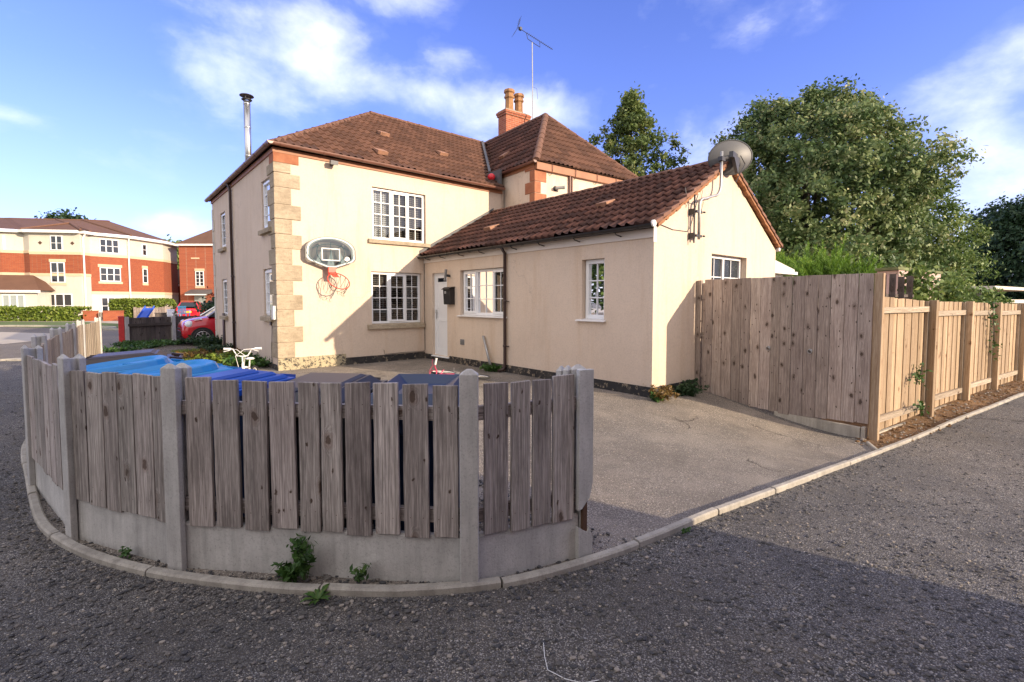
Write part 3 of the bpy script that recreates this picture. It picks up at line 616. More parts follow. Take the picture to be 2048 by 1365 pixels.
def limb(mb, p, q, r0, r1, bend=.15, n=6, seed=0):
    r = random.Random(seed); p = Vector(p); q = Vector(q); L = (q - p).length; off = V(r.uniform(-1, 1), r.uniform(-1, 1), r.uniform(-.3, .6)) * bend * L; pts = []
    for k in range(n + 1):
        t = k / n; pts.append(p.lerp(q, t) + off * math.sin(t * PI) * .5 + V(r.uniform(-1, 1), r.uniform(-1, 1), 0) * .02 * L)
    mb.tube(pts, [r0 + (r1 - r0) * k / n for k in range(n + 1)], 6); return pts
def tree(name, base, h0, H, rad_fn, ncl, nleaf, lsize, mat, label, cat='tree', group=None, seed=1, spread=.42, trunk_r=.2, surf=.55, ax=(1, 1), tvb=0.0, limbs=22, offx=0, up=.15, dark_core=True):
    """rad_fn(t, angle) gives crown radius at height fraction t"""
    r = random.Random(seed); cs = []; tvc = []; sps = []
    while len(cs) < ncl:
        t = r.random(); a = r.random() * 2 * PI; R0 = rad_fn(t, a); 
        if R0 <= .05 or r.random() > (R0 / 5.0) * .8 + .35: continue
        k = (surf + (1 - surf) * r.random() ** .5) if r.random() < .8 else r.random() ** .5 * .7
        k *= 1 + .16 * mnoise.noise(V(math.cos(a) * 2 + seed, math.sin(a) * 2, t * 6))
        lump = 1 + .30 * mnoise.noise(V(math.cos(a) * 1.3 + seed * 3, math.sin(a) * 1.3, t * 4)) + .16 * mnoise.noise(V(math.cos(a) * 4 + seed, math.sin(a) * 4, t * 11))
        cs.append((base[0] + math.cos(a) * R0 * k * lump * ax[0], base[1] + math.sin(a) * R0 * k * lump * ax[1], h0 + (H - h0) * t + r.uniform(-.2, .2))); tvc.append(r.random() ** 1.3); sps.append(spread * r.uniform(.55, 1.35))
    dr_ = np.array(cs) - np.array((base[0], base[1], h0 + (H - h0) * .4)); dr_ /= np.linalg.norm(dr_, axis=1)[:, None] + 1e-6
    P, tv = leaf_cloud(nleaf, cs, sps, lsize, up=up, seed=seed, tvbias=tvb, tvc=tvc, dirs=dr_)
    e = empty(name, base, label, cat, group)
    leaf_obj('crown', P, tv, mat, e, base)
    mb = MB(); tp = limb(mb, (base[0], base[1], base[2] - .1), (base[0] + offx, base[1], h0 + (H - h0) * .8), trunk_r, trunk_r * .22, .04, 8, seed)
    for i in range(limbs):
        c = cs[r.randrange(len(cs))]; k = r.uniform(.15, .85); s = tp[int(k * 8)]
        if s.z > c[2]: s = tp[max(1, int(k * 4))]
        limb(mb, s, c, trunk_r * .32 * (1.1 - k), .012, .2, 6, i + seed)
    mb.tv = [random.random() for _ in mb.f]
    obj('trunk', mb, 'bark', e, smooth=True)
    return e
# ================================================================== HOUSE
XA, YF, XW, YC = 2.95, 11.25, 6.586, 4.30
house = empty('house', (XA, YF, 0), 'cream rendered two-storey house with stone quoins, hipped brown roofs and low side extension', 'house')
def wallrect(mb, o, e, n, a0, a1, z0, z1, holes=(), depth=.13, m=0):
    """o point, e along, n outward. holes (a0,a1,z0,z1)"""
    o = Vector(o); e = Vector(e); n = Vector(n); A = sorted({a0, a1} | {x for h in holes for x in h[:2]}); Z = sorted({z0, z1} | {x for h in holes for x in h[2:4]})
    P = lambda a, z, d=0.0: o + e * a + V(0, 0, z) - n * d
    for i in range(len(A) - 1):
        for j in range(len(Z) - 1):
            am = (A[i] + A[i + 1]) / 2; zm = (Z[j] + Z[j + 1]) / 2
            if any(h[0] < am < h[1] and h[2] < zm < h[3] for h in holes): continue
            mb.quad(P(A[i], Z[j]), P(A[i + 1], Z[j]), P(A[i + 1], Z[j + 1]), P(A[i], Z[j + 1]), m)
    for h in holes:
        mb.quad(P(h[0], h[2]), P(h[0], h[3]), P(h[0], h[3], depth), P(h[0], h[2], depth), m); mb.quad(P(h[1], h[2]), P(h[1], h[3]), P(h[1], h[3], depth), P(h[1], h[2], depth), m)
        mb.quad(P(h[0], h[3]), P(h[1], h[3]), P(h[1], h[3], depth), P(h[0], h[3], depth), m); mb.quad(P(h[0], h[2]), P(h[1], h[2]), P(h[1], h[2], depth), P(h[0], h[2], depth), m)
def window(par, o, e, n, hole, lights, rows, depth=.10, sill=None, sillmat='stone', backing='blind', frw=.055, cols=2, glassm='glass'):
    """lights: list of (fraction, opening casement?)"""
    o = Vector(o); e = Vector(e); n = Vector(n); a0, a1, z0, z1 = hole; a0 += .012; a1 -= .012; z0 += .012; z1 -= .006
    fr = MB(); P = lambda a, z, d: o + e * a + V(0, 0, z) + n * d
    def bar(A0, A1, Z0, Z1, d0, d1):
        q = [P(A0, Z0, d0), P(A1, Z0, d0), P(A1, Z1, d0), P(A0, Z1, d0)]; fr.prism(q, n * (d1 - d0))
    D0, D1 = -depth - .06, -depth + .012
    bar(a0, a1, z0, z0 + frw, D0, D1); bar(a0, a1, z1 - frw, z1, D0, D1); bar(a0, a0 + frw, z0 + frw, z1 - frw, D0, D1 - .0005); bar(a1 - frw, a1, z0 + frw, z1 - frw, D0, D1 - .0005)
    W = a1 - a0; acc = a0; gl = MB(); tot = sum(l[0] for l in lights)
    for i, (f, op) in enumerate(lights):
        b0 = acc; b1 = acc + W * f / tot; acc = b1
        if i: bar(b0 - .032, b0 + .032, z0 + frw, z1 - frw, D0, D1 - .001)
        g0 = b0 + (frw if i == 0 else .032); g1 = b1 - (frw if i == len(lights) - 1 else .032); y0 = z0 + frw; y1 = z1 - frw; dd = D1 - .03
        if op:
            s = .05; x0, x1, w0, w1 = g0 - .016, g1 + .016, y0 - .016, y1 + .016; E0, E1 = D1 - .02, D1 + .022
            bar(x0, x1, w0, w0 + s, E0, E1); bar(x0, x1, w1 - s, w1, E0, E1); bar(x0, x0 + s, w0 + s, w1 - s, E0, E1 - .0005); bar(x1 - s, x1, w0 + s, w1 - s, E0, E1 - .0005)
            g0, g1, y0, y1 = x0 + s, x1 - s, w0 + s, w1 - s; dd = D1 - .008
        for k in range(1, cols): a = g0 + (g1 - g0) * k / cols; bar(a - .010, a + .010, y0, y1, dd - .006, dd + .006)
        for k in range(1, rows): z = y0 + (y1 - y0) * k / rows; bar(g0, g1, z - .010, z + .010, dd - .007, dd + .007)
        gl.quad(P(g0 - .01, y0 - .01, dd - .012), P(g1 + .01, y0 - .01, dd - .012), P(g1 + .01, y1 + .01, dd - .012), P(g0 - .01, y1 + .01, dd - .012))
    f = obj('window', fr, 'upvc', par, bevel=.004); f.location = -Vector(par.location)
    g = obj('pane', gl, glassm, None); g.parent = f
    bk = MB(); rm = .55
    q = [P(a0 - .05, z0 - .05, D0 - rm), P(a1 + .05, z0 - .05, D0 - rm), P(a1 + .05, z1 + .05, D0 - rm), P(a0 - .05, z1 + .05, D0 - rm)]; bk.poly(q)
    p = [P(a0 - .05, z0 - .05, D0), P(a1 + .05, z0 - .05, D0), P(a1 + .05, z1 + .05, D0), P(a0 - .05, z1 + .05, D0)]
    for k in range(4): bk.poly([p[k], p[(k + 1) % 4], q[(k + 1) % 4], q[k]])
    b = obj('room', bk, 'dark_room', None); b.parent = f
    if 'blind' in backing:
        bl = MB(); z = z0 + .04
        while z < z1 - .03:
            bl.quad(P(a0, z, D0 - .07), P(a1, z, D0 - .07), P(a1, z + .032, D0 - .045), P(a0, z + .032, D0 - .045)); z += .052
        x = obj('blind', bl, 'blind', None); x.parent = f
    if 'curtain' in backing:
        cu = MB(); N = 24; x1 = a0 + W * (.36 if 'left' in backing else 1)
        for k in range(N):
            A0 = a0 + (x1 - a0) * k / N; A1 = a0 + (x1 - a0) * (k + 1) / N; d0 = D0 - .06 + .012 * math.sin(k * 1.9); d1 = D0 - .06 + .012 * math.sin((k + 1) * 1.9); cu.quad(P(A0, z0, d0), P(A1, z0, d1), P(A1, z1, d1), P(A0, z1, d0))
        x = obj('curtain', cu, 'curtain', None); x.parent = f
    if sill:
        sm = MB(); oa, ob, h, pr = sill; A0, A1 = hole[0] - oa, hole[1] + ob; zt = hole[2]
        pts = [P(A0, zt - h, -.02), P(A0, zt - h, pr), P(A0, zt - .012, pr), P(A0, zt + .004, -depth - .01), P(A0, zt - h, -depth - .01)]
        pts = [P(A0, zt - h, .003), P(A0, zt - h, pr), P(A0, zt - .014, pr), P(A0, zt + .002, .003)]
        sm.prism(pts, e * (A1 - A0)); x = obj('sill', sm, sillmat, None, bevel=.004); x.parent = f
        si = MB(); si.prism([P(hole[0] + .002, zt + .0025, .002), P(hole[0] + .002, zt + .012, -depth + .01), P(hole[0] + .002, zt + .001, -depth + .01)], e * (hole[1] - hole[0] - .004)); y = obj('sill', si, sillmat, None); y.parent = f
    return f
# openings -------------------------------------------------------------
FW = [(5.15 - XA, 6.64 - XA, 3.04, 4.31), (5.10 - XA, 6.50 - XA, .95, 2.25)]            # front facade (along +X from XA)
LW = [(.28, 1.08, 3.15, 4.26), (.30, 1.10, 1.18, 2.26), (5.30, 6.05, 3.13, 4.20), (5.32, 6.08, 1.07, 2.19)]   # left side wall (along +Y from YF)
AWd = (10.165 - YC, 10.86 - YC, .13, 2.235); AW = [(7.88 - YC, 9.59 - YC, 1.19, 2.25), (5.26 - YC, 5.765 - YC, 1.20, 2.26)]
GW = (8.42 - XW, 9.84 - XW, 1.22, 2.38)
ZE = 4.72
mb = MB()
wallrect(mb, (XA, YF, 0), (1, 0, 0), (0, -1, 0), 0, 9.3 - XA, 0, ZE + .06, FW)
wallrect(mb, (XA, YF, 0), (0, 1, 0), (-1, 0, 0), 0, 18.6 - YF, 0, ZE + .06, LW)
mb.quad((XA, 18.6, 0), (14, 18.6, 0), (14, 18.6, ZE), (XA, 18.6, ZE))
obj('wall', mb, 'render', house, recalc=False)
# extension walls
ZB = 2.62; XR = 11.25; XM = (XW + XR) / 2; ZAP = 4.02
mb = MB()
wallrect(mb, (XW, YC, 0), (0, 1, 0), (-1, 0, 0), 0, YF - YC, 0, ZB, AW + [AWd])
wallrect(mb, (XW, YC, 0), (1, 0, 0), (0, -1, 0), 0, XR - XW, -.3, ZB, [GW])
mb.poly([(XW, YC, ZB), (XR, YC, ZB), (XM, YC, ZAP)]); wallrect(mb, (XR, YC, 0), (0, 1, 0), (1, 0, 0), 0, 6, -.3, ZB)
obj('wall', mb, 'render', house, recalc=False)
# tower wing
TP = V(9.16, 9.69, 0); ang = R(4); TU = V(math.cos(ang), -math.sin(ang), 0); TV = V(math.sin(ang), math.cos(ang), 0); TWc = V(9.255, 9.84, 0)
mb = MB(); wallrect(mb, TWc, TU, -TV, 0, 4.5, 0, 5.36); wallrect(mb, TWc, TV, -TU, 0, 8, 0, 5.36); wallrect(mb, TWc + TU * 4.5, TV, TU, 0, 8, 0, 5.36)
obj('wall', mb, 'render', house, recalc=False)
# windows & door
e1 = (1, 0, 0); e2 = (0, 1, 0)
window(house, (XA, YF, 0), e1, (0, -1, 0), FW[0], [(1.08, False), (1.0, True), (1.0, False)], 4, .085, (.12, .10, .10, .07), 'stone', 'blind curtain left')
window(house, (XA, YF, 0), e1, (0, -1, 0), FW[1], [(1.05, False), (1.05, True), (.95, False)], 4, .085, (.12, .05, .12, .07), 'stone', 'blind')
for h in LW: window(house, (XA, YF, 0), e2, (-1, 0, 0), h, [(1, True)], 4, .06, (.06, .06, .11, .09), 'stone', 'blind')
window(house, (XW, YC, 0), e2, (-1, 0, 0), AW[0], [(1.0, True), (1.15, False), (1.0, True)][::-1], 3, .10, (.05, .06, .035, .07), 'white_sill', '')
window(house, (XW, YC, 0), e2, (-1, 0, 0), AW[1], [(1, False)], 3, .10, (.05, .10, .035, .07), 'white_sill', '', frw=.07)
window(house, (XW, YC, 0), e1, (0, -1, 0), GW, [(1, False), (1.1, False)], 3, .12, (.04, .04, .035, .05), 'white_sill', '', glassm='glass_obscured')
# door: frame, two-panel leaf, slot of glass at the top
dm = MB(); y0, y1, z0, z1 = YC + AWd[0], YC + AWd[1], AWd[2], AWd[3]; xi = XW + .075
dm.box((xi - .01, y0, z0), (xi + .05, y0 + .055, z1)); dm.box((xi - .01, y1 - .055, z0), (xi + .05, y1, z1)); dm.box((xi - .009, y0 + .055, z1 - .055), (xi + .05, y1 - .055, z1)); dm.box((xi - .008, y0 + .055, z0), (xi + .05, y1 - .055, z0 + .05))
dm.box((XW - .045, y0 - .09, z0 - .035), (XW + .07, y1 + .01, z0 - .003))
door = obj('door_frame', dm, 'upvc', house, bevel=.004)
dl = MB(); a, b, c, d = y0 + .057, y1 - .057, z0 + .052, z1 - .057; X0 = xi + .003
dl.box((X0 + .012, a, c), (X0 + .04, b, d))
for (p, q, r_, s_) in [(a, a + .085, c, d), (b - .085, b, c, d), (a + .085, b - .085, c, c + .12), (a + .085, b - .085, c + .82, c + .90), (a + .085, b - .085, d - .07, d), (a + .085, b - .085, d - .21, d - .17)]: dl.box((X0, p, r_), (X0 + .013, q, s_))
o_ = obj('door', dl, 'upvc', house, bevel=.003)
g = MB(); g.box((X0 + .005, a + .087, d - .17), (X0 + .0115, b - .087, d - .07)); x = obj('pane', g, 'car_glass', None); x.parent = o_
g = MB(); g.box((X0 - .012, b - .05, c + .88), (X0 - .001, b - .022, c + 1.12)); g.tube([(X0 - .012, b - .036, c + 1.04), (X0 - .05, b - .036, c + 1.04), (X0 - .05, b - .14, c + 1.04)], .008); x = obj('handle', g, 'steel', None); x.parent = o_
# plinths, slightly proud
mb = MB(); mb.box((XW - .014, YC - .014, -.3), (XW + .02, y0 - .1, .163)); mb.box((XW - .014, y1 + .012, -.3), (XW + .02, YF - .02, .135)); mb.box((XW - .012, y0 - .1, -.3), (XW + .02, y1 + .012, .09)); mb.box((XW + .0205, YC - .013, -.45), (XR, YC + .02, .158))
obj('plinth', mb, 'plinth', house)
mb = MB(); mb.box((4.43, YF - .02, -.1), (XW - .016, YF + .02, .175)); mb.box((XA - .018, YF + .02, -.1), (XA + .02, 18.6, .12)); obj('plinth', mb, 'plinth', house)
mb = MB(); mb.box((XA - .02, YF - .022, -.1), (4.43, YF + .019, .27)); obj('plinth', mb, 'plinth_flaked', house)
# quoins
def quoins(p, eu, ev, z0, z1, h, wl, ws, mat, first=0, name='quoin_stones', th=.022):
    p = Vector(p); eu = Vector(eu); ev = Vector(ev); mb = MB(); z = z0; k = first; r = random.Random(5)
    while z < z1 - .05:
        hh = min(h * r.uniform(.9, 1.1), z1 - z); a, b = (wl, ws) if k % 2 else (ws, wl); jt = th + r.uniform(-.004, .006); g_ = .006
        pts = [p - eu * jt - ev * jt, p + eu * (a + r.uniform(-.01, .01)) - ev * jt, p + eu * a + ev * .01, p + eu * .01 + ev * .01, p + eu * .01 + ev * b, p - eu * jt + ev * (b + r.uniform(-.01, .01))]
        mb.prism([q + V(0, 0, z + g_) for q in pts], (0, 0, hh - 2 * g_)); z += hh; k += 1
    return obj(name, mb, mat, house, bevel=.007)
quoins((XA, YF, 0), (1, 0, 0), (0, 1, 0), .27, 4.50, .335, .52, .33, 'stone', 0)
mb = MB(); mb.box((XA - .02, YF - .02, 4.50), (XA + .50, YF + .015, 4.70)); mb.box((XA - .02, YF + .016, 4.50), (XA + .015, YF + .32, 4.70)); obj('quoin_stones', mb, 'redstone', house, bevel=.004)
quoins(TWc, TU, TV, 3.0, 5.26, .30, .42, .20, 'redstone', 1)
mb = MB(); p = V(XA, 18.6, 0)
for k in range(12): mb.cbox((XA - .003, 18.6 - (.11 if k % 2 else .16), .2 + k * .36 + .17), (.03, .22 if k % 2 else .32, .34))
obj('quoin_stones', mb, 'render_cream', house)
# roofs ----------------------------------------------------------------
def tiles(name, poly, e, mat, tw=.172, ex=.32, th=.030, amp=.036, mats=None):
    """poly: 3D planar convex polygon; e: eave direction"""
    poly = [Vector(p) for p in poly]; o = poly[0]; e = Vector(e).normalized(); n = V(0, 0, 0)
    for i in range(len(poly)): n += (poly[i] - o).cross(poly[(i + 1) % len(poly)] - o)
    n.normalize();
    if n.z < 0: n = -n
    s = n.cross(e).normalized()
    if s.z < 0: s = -s
    A = [(p - o).dot(e) for p in poly]; B = [(p - o).dot(s) for p in poly]; a0, a1, b0, b1 = min(A), max(A), min(B), max(B)
    prof = [(0, 0), (.30, .03), (.46, .55), (.60, 1.0), (.76, .95), (.90, .4)]
    bm = bmesh.new(); tl = bm.faces.layers.float.new('tv'); b = b0; row = 0
    cols = int((a1 - a0) / tw) + 2; r = random.Random(name + str(len(poly)))
    while b < b1:
        pr = None; jit = 0
        for c in range(cols):
            if c % 2 == 0: jit = r.uniform(-.003, .003); tvv = r.random(); jb = r.uniform(-.004, .004)
            for (u, h) in prof:
                a = a0 + (c + u) * tw; hh = h * amp
                p0 = o + e * a + s * (b + jb) + n * (th + hh + jit); p1 = o + e * a + s * (b + ex + .01) + n * (hh + .001); pf = o + e * a + s * (b + jb) + n * (hh * .6 - .004)
                cur = [bm.verts.new(p0), bm.verts.new(p1), bm.verts.new(pf)]
                if pr:
                    f = bm.faces.new((pr[0], cur[0], cur[1], pr[1])); f[tl] = tvv; f.smooth = True
                    f = bm.faces.new((pr[2], cur[2], cur[0], pr[0])); f[tl] = tvv * .6
                pr = cur
        b += ex; row += 1
    cen = sum(poly, V(0, 0, 0)) / len(poly)
    for i in range(len(poly)):
        p, q = poly[i], poly[(i + 1) % len(poly)]; no = (q - p).cross(n).normalized()
        if no.dot(cen - p) > 0: no = -no
        bmesh.ops.bisect_plane(bm, geom=bm.verts[:] + bm.edges[:] + bm.faces[:], plane_co=p, plane_no=no, clear_outer=True, dist=1e-5)
    f = bm.faces.new([bm.verts.new(p - n * .012) for p in poly])
    me = bpy.data.meshes.new(name); bm.to_mesh(me); bm.free(); me.materials.append(M[mat])
    ob = bpy.data.objects.new(name, me); COL.objects.link(ob); ob.parent = house; ob.location = -house.location; return ob
def ridge_line(mb, p, q, r=.10, L=.42, lift=.0):
    p = Vector(p); q = Vector(q); d = q - p; n = max(1, round(d.length / L)); u = d.normalized(); side = u.cross(V(0, 0, 1)).normalized(); up = side.cross(u)
    for k in range(n):
        a = p + d * (k / n) + up * (lift + random.uniform(-.004, .004)); b = p + d * ((k + 1) / n) + up * (lift + random.uniform(-.004, .004)); r0 = r + .006; r1 = r - .004; i0 = len(mb.v)
        for (c, rr) in ((a, r0), (b, r1)):
            for j in range(9): t = PI * j / 8; mb.v.append(tuple(c + side * math.cos(t) * rr * 1.05 + up * (math.sin(t) * rr - .035)))
        for j in range(8): mb.face((i0 + j, i0 + j + 1, i0 + 10 + j, i0 + 9 + j))
        mb.face([i0 + j for j in range(9)])
E0 = 4.84; ex0, ey0, ey1 = 2.84, 11.08, 18.78; apz = 7.52; apx = 6.80; apy = 14.93
rs_ = (apz - E0) / (apy - ey0)
tiles('roof', [(ex0, ey0, E0), (9.20, ey0, E0), (9.20, apy, apz), (apx, apy, apz)], (1, 0, 0), 'tile_main')
tiles('roof', [(9.20, 11.6, E0 + (11.6 - ey0) * rs_), (11.4, apy, apz), (9.20, apy, apz)], (1, 0, 0), 'tile_main')
tiles('roof', [(ex0, ey0, E0), (apx, apy, apz), (ex0, ey1, E0)], (0, 1, 0), 'tile_main')
tiles('roof', [(ex0, ey1, E0), (apx, apy, apz), (14, apy, apz), (14, ey1, E0)], (1, 0, 0), 'tile_main', tw=.5)
TE = TP + V(0, 0, 5.36); TA = TP + TU * 2.35 + TV * 2.35 + V(0, 0, 7.78); TR = TE + TU * 4.70; TB = TA + TV * 7
tiles('roof', [TE, TA, TB, TE + TV * 9.35], TV, 'tile'); tiles('roof', [TE, TR, TA], TU, 'tile_main'); tiles('roof', [TR, TR + TV * 9.35, TB, TA], TV, 'tile_main', tw=.5)
AE = 2.70; axl, ay0 = XW - .13, YC - .07; sl = (ZAP + .10 - AE) / (XM - axl)
tiles('roof', [(axl, ay0, AE), (axl, YF, AE), (XM, YF, ZAP + .10), (XM, ay0, ZAP + .10)], (0, 1, 0), 'tile', tw=.175, ex=.30, th=.035, amp=.045)
tiles('roof', [(2 * XM - axl, ay0, AE), (2 * XM - axl, YF + 2, AE), (XM, YF + 2, ZAP + .10), (XM, ay0, ZAP + .10)], (0, 1, 0), 'tile_main', tw=.3)
for a_, b_, r_ in (((apx, apy, apz), (11.2, apy, apz), .10), ((ex0, ey0, E0), (apx, apy, apz), .085), ((ex0, ey1, E0), (apx, apy, apz), .085), (TA, TB, .10), (TE, TA, .10), (TR, TA, .09), ((XM, ay0, ZAP + .10), (XM, YF, ZAP + .10), .10)):
    mb = MB(); ridge_line(mb, a_, b_, r_); obj('ridge_tiles', mb, 'ridge', house)
# verges of the extension gable: bedded tile edges on both slopes
n = 11
for sgn in (1, -1):
    mb = MB(); x0 = axl if sgn > 0 else 2 * XM - axl
    for k in range(n):
        a = V(x0, 0, AE).lerp(V(XM, 0, ZAP + .10), k / n); b = V(x0, 0, AE).lerp(V(XM, 0, ZAP + .10), (k + 1) / n); up = V(0, 0, 1)
        mb.prism([V(a.x, ay0 - .035, a.z - .02), V(b.x, ay0 - .035, b.z - .045), V(b.x, ay0 - .035, b.z + .012), V(a.x, ay0 - .035, a.z + .045)], (0, .14, 0))
    obj('verge_tiles', mb, 'verge_red', house, bevel=.006)
n = 40
for sgn in (1, -1):
    mb = MB(); x0 = axl + .12 if sgn > 0 else 2 * XM - axl - .1
    for k in range(n):
        if sgn < 0 and k > 36: continue
        a = V(x0, 0, AE + .02).lerp(V(XM, 0, ZAP + .06), k / n); b = V(x0, 0, AE + .02).lerp(V(XM, 0, ZAP + .06), (k + 1) / n); t1 = random.uniform(.035, .075); t2 = random.uniform(.035, .075)
        mb.prism([V(a.x, ay0 - .012, a.z - t1), V(b.x, ay0 - .012, b.z - t1), V(b.x, ay0 - .012, b.z), V(a.x, ay0 - .012, a.z)], (0, .09, 0))
    obj('verge_mortar', mb, 'orange_lichen', house)
# lead flashing down the valley and stepped flashing where the extension meets the wall
mb = MB(); q0 = V(9.06, 11.60, 5.40); 
for k in range(8):
    a = V(9.20, 11.80, 5.44).lerp(V(11.2, 14.8, 7.50), k / 8); b = V(9.20, 11.80, 5.44).lerp(V(11.2, 14.8, 7.50), (k + 1) / 8)
    mb.prism([a + V(-.035, 0, .04), a + V(.03, -.03, .06), b + V(.03, -.03, .06), b + V(-.035, 0, .04)], (0, 0, -.03))
mb.box((9.12, 11.2, 4.86), (9.20, 11.9, 5.40))
obj('lead_flashing', mb, 'lead', house); mb = MB()
mb.prism([(axl - .02, YF - .012, AE + .02), (XM, YF - .012, ZAP + .12), (XM, YF - .012, ZAP + .23), (axl - .02, YF - .012, AE + .14)], (0, .02, 0))
obj('lead_flashing', mb, 'lead', house)
# vents (raised tiles)
def vent_tile(c, e, s, n, m='verge_red', w_=.30):
    mb = MB(); c = Vector(c); e = Vector(e); s = Vector(s); n = Vector(n); h = .10
    a = [c + e * x * w_ * .5 + s * y for x, y in ((-1, -.16), (1, -.16), (1, .16), (-1, .16))]; up = [n * h, n * h, n * .035, n * .035]; i = len(mb.v); mb.v += [tuple(p) for p in a] + [tuple(p + q) for p, q in zip(a, up)]
    for f in ((4, 5, 6, 7), (0, 1, 5, 4), (1, 2, 6, 5), (2, 3, 7, 6), (3, 0, 4, 7)): mb.face([i + k for k in f])
    return obj('vent_tile', mb, m, house, bevel=.006)
nA = V(-sl, 0, 1).normalized(); sA = V(1, 0, sl).normalized()
plain('vent', (.36, .19, .12), .85, var=.5, sc=10, bump=.3)
for (x, y) in ((7.45, 9.45), (7.62, 6.05)): vent_tile((x, y, AE + sl * (x - axl) + .04), (0, 1, 0), sA, nA, 'vent', .26)
nM = V(0, -.70, 1).normalized(); sM = V(0, 1, .70).normalized()
for (x, y) in ((6.35, 13.1), (8.0, 12.6), (5.6, 11.7)): vent_tile((x, y, E0 + .70 * (y - ey0) + .04), (1, 0, 0), sM, nM, 'vent', .28)
p = TE + TU * .75 + TV * 2.5 + V(0, 0, .75 * 1.03 + .05); vent_tile(p, TV, (TU * 1 + V(0, 0, 1.03)).normalized(), (V(0, 0, 1) - TU * 1.03).normalized(), 'vent', .26)
# fascias, gutters
def gutter(path, r, mat, name='gutter', brackets=True, step=.9):
    mb = MB(); path = [Vector(p) for p in path]; a, b = path; d = (b - a).normalized(); side = d.cross(V(0, 0, 1)).normalized(); prof = [(math.cos(t), math.sin(t)) for t in [PI + PI * k / 8 for k in range(9)]]
    for rr in (r, r * .88):
        i0 = len(mb.v)
        for c in (a, b):
            for (x, z) in prof: mb.v.append(tuple(c + side * x * rr + V(0, 0, z * rr)))
        for j in range(8): mb.face((i0 + j, i0 + j + 1, i0 + 10 + j, i0 + 9 + j))
    for c in (a, b): mb.poly([c + side * x * r + V(0, 0, z * r) for x, z in prof])
    L = (b - a).length; k = .25
    while brackets and k < L:
        c = a + d * k
        mb.prism([c + side * x * (r + .006) + V(0, 0, z * (r + .006)) for x, z in prof] + [c + side * x * r * .8 + V(0, 0, z * r * .8) for x, z in prof[::-1]], d * .05); k += step
    return obj(name, mb, mat, house, recalc=False)
mb = MB(); mb.box((XA - .03, YF - .028, 4.70), (9.24, YF + .02, 4.80)); mb.box((XA - .032, YF + .021, 4.70), (XA + .02, 18.62, 4.80)); obj('fascia', mb, 'fascia_brown', house)
gutter([(ex0 - .06, ey0 - .01, 4.86), (9.18, ey0 - .01, 4.83)], .062, 'gutter_brown'); gutter([(ex0 - .01, ey1 + .05, 4.84), (ex0 - .01, ey0 - .07, 4.86)], .062, 'gutter_brown')
mb = MB(); a = TWc + V(0, 0, 5.14); mb.prism([a - TV * .10, a - TV * .10 + TU * 4.6, a - TV * .10 + TU * 4.6 + V(0, 0, .21), a - TV * .10 + V(0, 0, .21)], TV * .09); obj('fascia', mb, 'fascia_brown', house, bevel=.004)
mb = MB(); mb.prism([a - TU * .03 + V(0, 0, .07), a - TU * .03 + TV * 3 + V(0, 0, .07), a - TU * .03 + TV * 3 + V(0, 0, .2), a - TU * .03 + V(0, 0, .2)], TU * .02); obj('fascia', mb, 'fascia_brown', house)
gutter([TE + TV * 2.1 + V(0, 0, -.03) - TU * .02, TE + V(0, 0, -.01) - TU * .02], .06, 'gutter_brown')
mb = MB()
for k in (.55, 1.45, 2.35, 3.2): mb = MB(); c = a - TV * .125 + TU * k; mb.tube([c + V(0, 0, .22), c + V(0, 0, .08), c + TV * .02 + V(0, 0, -.02), c + TV * .10 + V(0, 0, -.08)], .009, 6); obj('gutter_bracket', mb, 'gutter_brown', house)
mb = MB()
for k in (1.28,): c = a - TV * .05 + TU * k; mb.tube([c, c + V(0, 0, -1.6)], .033, 8); mb.tube([c + TU * .11 + TV * .02, c + TU * .11 + TV * .02 + V(0, 0, -1.6)], .02, 8)
obj('downpipe', mb, 'gutter_brown', house)
mb = MB(); mb.box((XW - .025, YC - .004, 2.515), (XW + .02, YF - .002, 2.655)); mb.box((XW - .026, YC - .012, 2.44), (XW + .06, YC - .002, 2.70)); obj('fascia', mb, 'fascia_white', house)
gutter([(axl - .035, ay0 - .02, 2.70), (axl - .035, YF - .02, 2.675)], .056, 'black_plastic')
mb = MB()
for y in (4.9, 5.8, 6.7, 7.5, 8.6, 9.4, 10.2, 10.9): mb = MB(); mb.tube([(axl - .08, y, 2.64), (axl - .03, y, 2.60), (XW - .03, y, 2.58)], .010, 6); obj('gutter_bracket', mb, 'black_plastic', house)
mb = MB(); mb.lathe((axl - .035, ay0 - .045, 2.70), [(.0, 0), (.052, .0), (.056, .03)], 16, 0, (0, 1, 0)); obj('gutter_end_cap', mb, 'white_sill', house)
def pipe(pts, r, mat, clips, cl_dir):
    mb = MB(); mb.tube(pts, r, 12)
    for z in clips: mb.lathe((pts[1][0], pts[1][1], z), [(r + .002, 0), (r + .008, .004), (r + .008, .04), (r + .002, .044)], 12); mb.cbox((pts[1][0] + cl_dir[0] * .06, pts[1][1] + cl_dir[1] * .06, z + .02), (.03 + abs(cl_dir[0]) * .1, .03 + abs(cl_dir[1]) * .1, .02))
    return obj('downpipe', mb, mat, house, smooth=True)
pipe([(axl - .035, 7.86, 2.66), (XW - .055, 7.86, 2.52), (XW - .055, 7.86, .12), (XW - .075, 7.88, .07), (XW - .16, 7.97, .03)], .034, 'brown_plastic', (2.0 - .5, .55), (0, -1))
pipe([(ex0 - .0, 15.5, 4.80), (XA - .05, 15.5, 4.62), (XA - .05, 15.5, .02)], .036, 'brown_plastic', (2.2, .9), (0, -1))
